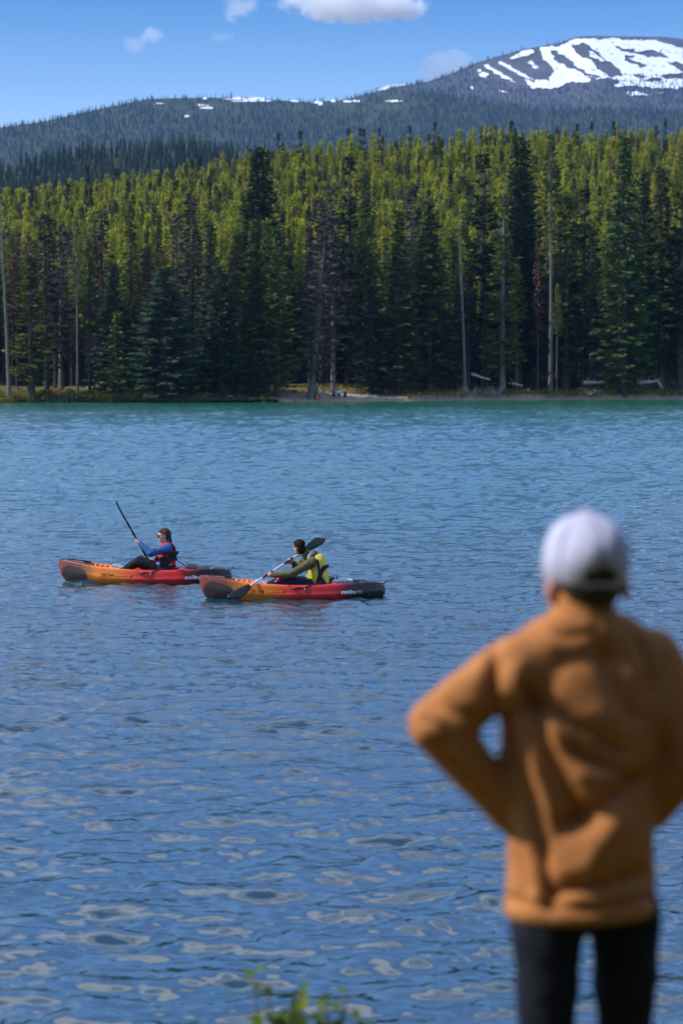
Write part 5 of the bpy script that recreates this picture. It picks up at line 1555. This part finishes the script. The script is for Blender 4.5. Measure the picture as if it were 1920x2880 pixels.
brush(170, .8, 3.2, 1.6, 30, WOOD_D, 'brown bare brush beside the pale driftwood on the left', 2)
brush(1880, 1.5, 3.5, 1.2, 22, WOOD_D, 'dark root tangle at the waterline near the right edge', 3)
brush(1665, 1.2, 2.0, 1.2, 16, WOOD, 'grey upturned roots left of the tall dense spruce foot', 4)
# low shrubs and grass on the bank
def leafy_shrub(loc, w, h, n, mat, label, group, seed):
    rs = np.random.RandomState(seed); e = empty('low_shrub', loc); tag(e, label, 'shrub', group)
    V, Fc, A = [], [], []
    for _ in range(n):
        u = rs.normal(0, .42, 2); z = h * (rs.rand() ** .8) * (1 - min(.8, (u ** 2).sum()))
        p = np.array([u[0] * w / 2, u[1] * w / 2, z]); d = rs.normal(0, 1, 3); d /= np.linalg.norm(d); k = np.cross(d, rs.normal(0, 1, 3)); k /= np.linalg.norm(k)
        l_ = .22 * (.5 + rs.rand()); b = len(V); V += [p, p + d * l_ * .5 + k * l_ * .3, p + d * l_, p + d * l_ * .5 - k * l_ * .3]; Fc.append((b, b + 1, b + 2, b + 3)); A.append(rs.rand())
    me = mesh_np('foliage', V, Fc, [mat]); set_attr(me, 'leaf', A, 'FACE'); obj('foliage', me, e)
    bm = bmesh.new()
    for _ in range(6):
        a = rs.uniform(0, 6.28); tube(bm, [(0, 0, -.05), (math.cos(a) * w * .12, math.sin(a) * w * .12, h * .4), (math.cos(a) * w * .28, math.sin(a) * w * .28, h * .75)], [.03, .02, .008], 5)
    bm_obj('stems', bm, WOOD_D, e)
SH_Y = foliage_mat('golden_shrub_leaves', (.10, .075, .012), (.32, .235, .03)); SH_G = foliage_mat('olive_shrub_leaves', (.045, .055, .012), (.16, .165, .03)); SH_D = foliage_mat('dark_shrub_leaves', (.02, .026, .012), (.07, .075, .025))
SHR = [(385, 1.0, 3.2, .6, 'y'), (425, .9, 2.6, .5, 'y'), (345, 1.2, 2.0, .5, 'y'), (590, 4, 2.6, .7, 'y'), (650, 4.5, 2.2, .7, 'y'), (760, 5, 2.4, .7, 'y'), (1010, 6, 3.0, .7, 'y'), (1075, 5, 3.0, .6, 'g'),
       (1150, 3, 3.0, .7, 'g'), (1215, 3, 2.5, 1.3, 'g'), (1240, 8, 2.8, 1.4, 'y'), (1285, 8, 2.6, 1.6, 'y'), (1180, 9, 2.4, 1.2, 'y'), (1345, 7, 2.6, 1.0, 'y'), (1465, 2.5, 2.8, .6, 'y'), (1530, 2.2, 3.0, .6, 'g'), (1600, 2.0, 3.0, .7, 'y'), (1640, 4, 2.6, .9, 'y'),
       (1790, 1.2, 2.8, .8, 'y'), (1840, 6, 3.2, 1.4, 'g'), (1895, 5, 3.4, 1.6, 'd'), (250, 4, 2.6, .9, 'g'), (200, 3, 2.4, .8, 'g'), (60, 1.5, 3, .7, 'y'), (20, 1.2, 2.6, .6, 'y'), (130, 1.6, 3, .7, 'd'), (500, 1.0, 3.0, .8, 'd'), (1420, 1.6, 2.4, .7, 'g'), (1110, 8, 2.4, 1.2, 'y'), (300, 3, 2.2, .7, 'g'), (540, 1.4, 2.6, .7, 'd')]
for i, (px, dep, w, h, k) in enumerate(SHR):
    c = at_shore(px, dep)
    lab = {'y': 'golden low shrub on the far bank', 'g': 'olive green low shrub on the far bank', 'd': 'dark low shrub on the far bank'}[k]
    lab = lab.replace('on the far bank', 'on the far bank by ' + landmark(px))
    leafy_shrub(c + V3(0, 0, -.05), w, h, 150, {'y': SH_Y, 'g': SH_G, 'd': SH_D}[k], lab, {'y': 'golden shrubs on the far bank', 'g': 'olive shrubs on the far bank', 'd': 'dark shrubs on the far bank'}[k], i)
def build_bank_grass():
    rs = np.random.RandomState(4); V, Fc, A = [], [], []
    for _ in range(9000):
        px = rs.uniform(-150, 2070); dep = rs.uniform(.5, 12)
        if abs(px - 965) < 170 and dep < 7: continue
        x = (px - 960) * 300 / F; Y = float(shore_y(x)) + dep; z = float(ground_z(x, Y))
        if fbm(x * .35, Y * .35, 2) < .38: continue
        h = rs.uniform(.15, .5); a = rs.uniform(0, 6.28); b = len(V); ca, sa = math.cos(a) * .14, math.sin(a) * .14; lx = rs.normal(0, .15)
        V += [(x - ca, Y - sa, z - .05), (x + ca, Y + sa, z - .05), (x + lx, Y, z + h)]; Fc.append((b, b + 1, b + 2)); A.append(rs.rand())
    me = mesh_np('bank_grass', np.array(V), np.array(Fc), [SH_Y]); set_attr(me, 'leaf', A, 'FACE')
    tag(obj('bank_grass', me), 'dry golden grass along the top of the far bank', 'grass', kind='stuff')
build_bank_grass()
# stones on the beach
STONE = simple('beach_stone', (.20, .18, .165), .85, .2, .35, 3)
rg = random.Random(9)
for i in range(26):
    px = rg.choice([rg.uniform(640, 880), rg.uniform(1080, 1300), rg.uniform(1380, 1660)])
    c = at_shore(px, rg.uniform(.1, 1.4)); bm = bmesh.new(); bmesh.ops.create_icosphere(bm, subdivisions=2, radius=rg.uniform(.12, .32))
    for v in bm.verts: v.co *= 1 + .35 * mnoise.noise(v.co * 5 + Vector((i, 0, 0))); v.co.z *= .6
    o = bm_obj('stone', bm, STONE, None); o.location = c + V3(0, 0, .03); tag(o, 'small grey stone at the far waterline below ' + landmark(px), 'stone', 'stones along the far waterline')

# ------------------------------------------------------------------ near bank under the camera
def near_z(x, y):
    z = np.where(y < 5.35, 1.74, 1.74 - (y - 5.35) * 0.345)
    return z + (fbm(x * 1.3 + 4, y * 1.3, 3) - .5) * .05
def build_near_bank():
    xs = np.linspace(-40, 40, 161); ys = np.concatenate([np.linspace(-45, -2, 20), np.linspace(-1, 12.5, 90)])
    X, Y = np.meshgrid(xs, ys); Z = near_z(X, Y)
    M = Mat('near_bank_soil', (.1, .09, .05), .95, .1)
    n = M.noise(1.2, 6, .65); M.color(M.ramp(n, [(.35, (.07, .052, .034)), (.5, (.09, .095, .03)), (.7, (.15, .145, .05))])); M.bump(M.noise(14, 4), .6, .03)
    me = mesh_np('near_bank', np.stack([X, Y, Z], 2).reshape(-1, 3), grid_faces(len(ys), len(xs)), [M.m], True)
    tag(obj('near_bank', me), 'grassy near bank where the watcher stands', 'ground', kind='structure')
build_near_bank()
# unseen trees added behind and beside the camera, to cut sky fill on the watcher
rq = random.Random(12); pts = []
for _ in range(46):
    x, y = rq.uniform(-16, 22), rq.uniform(-16, -2.5)
    pts.append((x, y, 1.6, rq.uniform(.55, .8), rq.uniform(1.1, 1.5), rq.uniform(0, 6.28), rq.randrange(0, 6)))
for _ in range(12):
    pts.append((rq.uniform(5.5, 14), rq.uniform(-2, 7.5), 1.0, rq.uniform(.4, .7), 1.2, rq.uniform(0, 6.28), rq.randrange(0, 6)))
tag(instance_cloud('unseen_forest', pts, [KINDS[k].full for k in ('spruce_a', 'spruce_b', 'blue_a', 'blue_b', 'dark_a', 'lime_a')]), 'unseen conifer wood added on the near bank behind the watcher', 'forest', kind='stuff')
# leafy plant at the lower edge
def build_plant():
    c0 = P(870, 2990, 7.4); c0.z = float(near_z(c0.x, 7.4)) - .02
    e = empty('leafy_plant', c0); tag(e, 'blurred green leafy plant at the bottom edge left of the watcher', 'plant')
    LEAF = foliage_mat('plant_leaves', (.05, .085, .008), (.17, .24, .02), transl=.35); STEM = simple('plant_stem', (.11, .07, .05), .8)
    rs = np.random.RandomState(6)
    stems = [(712, 2722), (722, 2860), (755, 2790), (850, 2770), (815, 2825), (835, 2838), (800, 2865), (895, 2820), (915, 2795), (925, 2848), (975, 2780), (990, 2868), (940, 2872), (870, 2868), (770, 2862), (1010, 2850), (960, 2840), (845, 2855), (790, 2842), (900, 2856)]
    for i, (px, py) in enumerate(stems):
        tip = P(px, py + 16, 7.4 + rs.uniform(-.15, .15)) - c0; base = V3(rs.uniform(-.06, .06) + tip.x * .45, rs.uniform(-.04, .04), 0)
        bm = bmesh.new(); tube(bm, [base, base.lerp(tip, .5) + V3(rs.uniform(-.02, .02), 0, .02), tip], [.006, .005, .003], 6)
        st = bm_obj('stem', bm, STEM, e)
        for q in range(12 if i != 0 else 5):
            t = 1 - .35 * q / 9 if i else 1 - .03 * q; p = base.lerp(tip, t); a = rs.uniform(0, 6.28); l_ = rs.uniform(.034, .062)
            d = V3(math.cos(a), math.sin(a) * .6, rs.uniform(.0, .9)).normalized(); s_ = d.cross(V3(0, 0, 1)).normalized(); n_ = s_.cross(d)
            V = []
            for tt, w in ((0, .05), (.3, .75), (.6, .85), (.85, .45), (1, .02)):
                for sd in (-1, 0, 1): V.append(p + d * l_ * tt + s_ * (l_ * .42 * w * sd) - n_ * (0 if sd else .06 * l_))
            Fc = []
            for r_ in range(4):
                for cc in range(2): Fc.append((r_ * 3 + cc, r_ * 3 + cc + 1, r_ * 3 + cc + 4, r_ * 3 + cc + 3))
            me = mesh_np('leaf', V, Fc, [LEAF]); set_attr(me, 'leaf', np.full(8, rs.rand()), 'FACE'); obj('leaf', me, e)
build_plant()

# ------------------------------------------------------------------ watcher in the foreground
CY = 4.86
def C(px, py, dy=0.0): 
    p = P(px, py, CY); p.y += dy; return p
def build_watcher():
    foot = C(1640, 2600); gz = float(near_z(np.array(foot.x), np.array(CY)))
    e = empty('person', (foot.x, CY, gz)); o0 = Vector(e.location)
    tag(e, 'blurred person in white cap, ochre jacket and dark trousers, hands on hips, seen from behind', 'person')
    c = lambda px, py, dy=0.0: C(px, py, dy) - o0
    skin = skin_mat('watcher_skin', (.50, .24, .17))
    f = V3(-.26, .96, -.02).normalized(); up = V3(-.01, .02, 1).normalized(); r = f.cross(up).normalized(); M3 = Matrix((r, f, up)).transposed()
    head = c(1648, 1592, .02); neck = c(1640, 1730, .0); chest = c(1630, 1930, .01); hip = c(1640, 2420, .0)
    shL, elL, wrL = c(1442, 1868, -.055), c(1220, 2022, -.09), c(1425, 2275, -.03)
    shR, elR, wrR = c(1838, 1862, .055), c(1962, 2104, .02), c(1846, 2300, .08)
    # body
    bm = bmesh.new(); head_prims(bm, head, f, up, .93)
    limb(bm, [neck, head - up * .04], [.046, .046]); limb(bm, [hip, hip.lerp(chest, .5), chest, neck - V3(0, 0, .04)], [.085, .08, .08, .045])
    for sh, el, wr, hd, s_ in ((shL, elL, wrL, c(1478, 2322, .0), 1), (shR, elR, wrR, c(1800, 2330, .10), -1)):
        limb(bm, [chest.lerp(sh, .5), sh, el, wr, hd], [.05, .038, .030, .022, .024])
        add_ball(bm, hd, .034, (1.1, .8, 1))
        for q in range(4):
            a = hd + V3(.01 * s_, .01, .024 - .016 * q); limb(bm, [a, a + V3(.035 * s_, .03, -.006), a + V3(.055 * s_, .055, -.014)], [.009, .0085, .0075], 8)
        limb(bm, [hd + V3(0, -.015, .02), hd + V3(.02 * s_, -.035, .012), hd + V3(.045 * s_, -.045, .0)], [.0105, .010, .0085], 8)
    legs = [(c(1540, 2560, -.035), c(1528, 2900, -.035), c(1526, 3440, -.035)), (c(1758, 2560, .035), c(1764, 2900, .035), c(1772, 3440, .035))]
    for a, k, t in legs:
        t = Vector((t.x, t.y, .08)); limb(bm, [a, k, t], [.058, .045, .036]); limb(bm, [t, t + V3(0, .13, -.04)], [.04, .03])
    for s_ in (-1, 1): add_ball(bm, head + r * (.080 * s_) - up * .048 - f * .012, .026, (.45, .7, 1.1), M3, 10, 8)
    fuse('body', bm, skin, .009, 3, e)
    # trousers
    bm = bmesh.new(); limb(bm, [c(1568, 2520, -.022), c(1708, 2520, .022)], [.080, .080])
    for a, k, t in legs:
        t = Vector((t.x, t.y, .10)); limb(bm, [a, a.lerp(k, .5), k, k.lerp(t, .5), t], [.078, .070, .060, .058, .056])
    def folds(me, amp=.008, fr=12):
        co = np.empty(len(me.vertices) * 3, np.float32); me.vertices.foreach_get('co', co); co = co.reshape(-1, 3)
        no = np.empty(len(me.vertices) * 3, np.float32); me.vertices.foreach_get('normal', no); no = no.reshape(-1, 3)
        co += no * ((fbm(co[:, 0] * fr, co[:, 2] * fr * 1.4, 3) - .5) * 2 * amp)[:, None]; me.vertices.foreach_set('co', co.ravel()); me.update()
    fuse('trousers', bm, cloth('dark_navy_trousers', (.012, .014, .022), .75), .012, 5, e, after=lambda m: folds(m, .009, 10))
    for a, k, t in legs:
        bm = bmesh.new(); t = Vector((t.x, t.y, .05)); limb(bm, [t + V3(0, -.03, 0), t + V3(0, .06, -.005), t + V3(0, .15, -.015)], [.045, .044, .036]); fuse('shoe', bm, BLACK, .012, 3, e)
    # jacket
    bm = bmesh.new()
    T_ = [(1632, 1800, .080, .90), (1632, 1880, .138, .86), (1634, 2000, .172, .84), (1636, 2140, .172, .84), (1634, 2280, .158, .88), (1636, 2400, .152, .95), (1634, 2500, .158, .98), (1632, 2560, .160, .98), (1632, 2575, .154, .98)]
    prev = None
    n_ = 28; rings = []; TW = Matrix.Rotation(R(21), 3, 'Z')     # the trunk is turned a little towards the kayaks
    for (px, py, hw, dp) in [(1640, 1740, .055, .95)] + T_:
        q = c(px, py, .005); rings.append([bm.verts.new(q + TW @ V3(hw * 1.02 * math.cos(6.2832 * k / n_), hw * dp * .80 * math.sin(6.2832 * k / n_), 0)) for k in range(n_)])
    for a, b in zip(rings, rings[1:]):
        for k in range(n_): bm.faces.new((a[k], b[k], b[(k + 1) % n_], a[(k + 1) % n_]))
    bm.faces.new(rings[0]); bm.faces.new(rings[-1][::-1])
    limb(bm, [c(1455, 1862, -.05), c(1540, 1815, -.03), c(1640, 1800), c(1740, 1815, .03), c(1828, 1860, .05)], [.052, .064, .078, .064, .052])
    # collar
    rings = []
    for (px, py, hw) in [(1640, 1785, .070), (1640, 1735, .064), (1642, 1664, .064), (1642, 1656, .052)]:
        q = c(px, py, .012); rings.append([bm.verts.new(q + V3(hw * math.cos(6.2832 * k / 20), hw * 1.02 * math.sin(6.2832 * k / 20), 0)) for k in range(20)])
    for a, b in zip(rings, rings[1:]):
        for k in range(20): bm.faces.new((a[k], a[(k + 1) % 20], b[(k + 1) % 20], b[k]))
    bm.faces.new(rings[0][::-1]); bm.faces.new(rings[-1])
    bmesh.ops.recalc_face_normals(bm, faces=bm.faces)
    for sh, el, wr in ((shL, elL, wrL), (shR, elR, wrR)):
        limb(bm, [sh.lerp(chest, .25), sh, sh.lerp(el, .5), el, el.lerp(wr, .35), el.lerp(wr, .75), wr], [.070, .066, .063, .057, .052, .046, .042], 16)
    Zf = lambda u, v: (1100 + .6376 * u, 1380 + .6376 * v)
    # folds over the back: polyline in photo pixels, width px, height m (negative = crease)
    FOLD = [([(470, 760), (455, 900), (500, 1080), (590, 1330), (660, 1560), (700, 1760)], 26, -.016),
            ([(545, 800), (560, 1000), (640, 1240), (720, 1480)], 28, .014),
            ([(610, 880), (650, 1010), (720, 1180), (800, 1340), (850, 1450)], 26, -.018),
            ([(640, 925), (760, 990), (900, 1070), (1010, 1150)], 26, -.016),
            ([(470, 640), (445, 760), (450, 880)], 14, -.010), ([(1090, 660), (1130, 760), (1140, 880)], 14, -.010), ([(500, 1800), (700, 1845), (900, 1850), (1180, 1790)], 12, -.012),
            ([(690, 1040), (770, 1190), (880, 1330), (1000, 1420)], 30, .015),
            ([(800, 1140), (900, 1200), (1000, 1240), (1090, 1250)], 26, -.016),
            ([(850, 1250), (960, 1270), (1080, 1230)], 32, .012),
            ([(760, 1470), (880, 1420), (1010, 1330), (1120, 1260)], 34, -.020),
            ([(970, 1480), (900, 1570), (860, 1660)], 65, .024),
            ([(720, 1790), (820, 1745), (960, 1735), (1100, 1690)], 30, -.020),
            ([(520, 1500), (600, 1640), (640, 1800)], 40, .010),
            ([(480, 1420), (560, 1560), (600, 1760)], 22, -.012),
            ([(930, 690), (960, 780), (1010, 900), (1090, 1000)], 34, -.016),
            ([(1060, 740), (1130, 860), (1180, 1000)], 34, .016),
            ([(180, 930), (300, 985), (420, 1020)], 28, -.012), ([(150, 1010), (230, 1050), (260, 1100)], 22, -.010), ([(250, 860), (350, 830), (450, 740)], 40, .008),
            ([(200, 1120), (330, 1250), (450, 1360)], 24, -.010), ([(640, 600), (760, 640), (900, 620)], 26, -.008)]
    def drape(me):
        n = len(me.vertices)
        co = np.empty(n * 3, np.float32); me.vertices.foreach_get('co', co); co = co.reshape(-1, 3).astype(float)
        no = np.empty(n * 3, np.float32); me.vertices.foreach_get('normal', no); no = no.reshape(-1, 3)
        w = co + np.array(o0); px, py = PX(w[:, 0], w[:, 1], w[:, 2])
        back = np.clip(-no[:, 1] * 1.6 + .35, 0, 1)
        disp = np.zeros(n)
        for poly, wd, hgt in FOLD:
            q = np.array([Zf(*p_) for p_ in poly]); dmin = np.full(n, 1e9)
            for a, b in zip(q, q[1:]):
                ab = b - a; t = np.clip(((px - a[0]) * ab[0] + (py - a[1]) * ab[1]) / (ab @ ab), 0, 1)
                dmin = np.minimum(dmin, np.hypot(px - a[0] - ab[0] * t, py - a[1] - ab[1] * t))
            disp += hgt * (1.3 if hgt < 0 else .95) * np.exp(-(dmin / (wd * .8)) ** 1.5)
        disp = disp * back + (fbm(co[:, 0] * 14, co[:, 2] * 14 + co[:, 1] * 8, 3) - .5) * .008
        co += no * disp[:, None]
        me.vertices.foreach_set('co', co.astype(np.float32).ravel()); me.update()
    fuse('jacket', bm, cloth('ochre_jacket', (.45, .180, .058), .8, .10, 60, .05), .0085, 7, e, after=drape)
    # cap: dome, back opening with strap, peak
    capm = cloth('white_cap_cloth', (.47, .47, .60), .75, .05, 60, .04)
    hc = head + up * .014 - f * .004
    rad = (.088, .103, .094)
    bm = bmesh.new(); nu, nv = 72, 20
    g = [[None] * nu for _ in range(nv + 1)]
    for j in range(nv + 1):
        lat = math.pi / 2 - j / nv * (math.pi / 2 + .62)
        for i in range(nu):
            az = 6.28318 * i / nu
            fc_ = 1 - .045 * (1 - abs(math.sin(3 * az))) ** 3 * math.cos(lat) ** .5 + .02 * math.sin(2 * az + 5 * lat)      # six stitched panels, slightly slouched
            d = fc_ * V3(math.cos(lat) * math.sin(az) * rad[0], math.cos(lat) * math.cos(az) * rad[1], math.sin(lat) * rad[2])
            g[j][i] = bm.verts.new(hc + M3 @ d)
    for j in range(nv):
        for i in range(nu):
            az = 6.28318 * (i + .5) / nu; da = abs(((az - math.pi + math.pi) % 6.28318) - math.pi); lat = math.pi / 2 - (j + .5) / nv * (math.pi / 2 + .62)
            if (da / .46) ** 2 + ((lat + .52) / .40) ** 2 < 1 and lat > -.50: continue
            bm.faces.new((g[j][i], g[j + 1][i], g[j + 1][(i + 1) % nu], g[j][(i + 1) % nu]))
    cap = bm_obj('cap', bm, capm, e)
    sm = cap.modifiers.new('thick', 'SOLIDIFY'); sm.thickness = .004
    for q in range(6):
        az = q * math.pi / 3; bm = bmesh.new()
        tube(bm, [hc + M3 @ V3(math.cos(la) * math.sin(az) * rad[0] * .965, math.cos(la) * math.cos(az) * rad[1] * .965, math.sin(la) * rad[2] * .985) for la in np.linspace(1.5, -.15 if q != 3 else .0, 9)], .0028, 6)
        bm_obj('seam', bm, simple('cap_stitching', (.36, .36, .46), .8), cap)
    bm = bmesh.new(); add_ball(bm, hc + up * rad[2], .008); bm_obj('cap_button', bm, capm, cap)
    bm = bmesh.new(); rows = []
    for i in range(13):
        a = (i - 6) / 6 * 1.15; rows.append([bm.verts.new(hc + M3 @ V3(math.sin(a) * (rad[0] + .0) * (1 - .12 * q), math.cos(a) * rad[1] + .07 * q * math.cos(a) ** .5, -.020 - .012 * q - .012 * (a * a) * q)) for q in (0, .35, .7, 1)])
    for a, b in zip(rows, rows[1:]):
        for k in range(3): bm.faces.new((a[k], b[k], b[k + 1], a[k + 1]))
    pk = bm_obj('cap_peak', bm, capm, cap); sm = pk.modifiers.new('thick', 'SOLIDIFY'); sm.thickness = .004
    # hair
    bm = bmesh.new(); add_ball(bm, head + up * .012 - f * .010, .1, (.76, .90, .82), M3); add_ball(bm, head - up * .035 - f * .038, .066, (1.0, .75, .95), M3)
    fuse('hair', bm, simple('watcher_hair', (.022, .013, .010), .5, .4, .3, 60), .010, 2, e)
    return e
build_watcher()
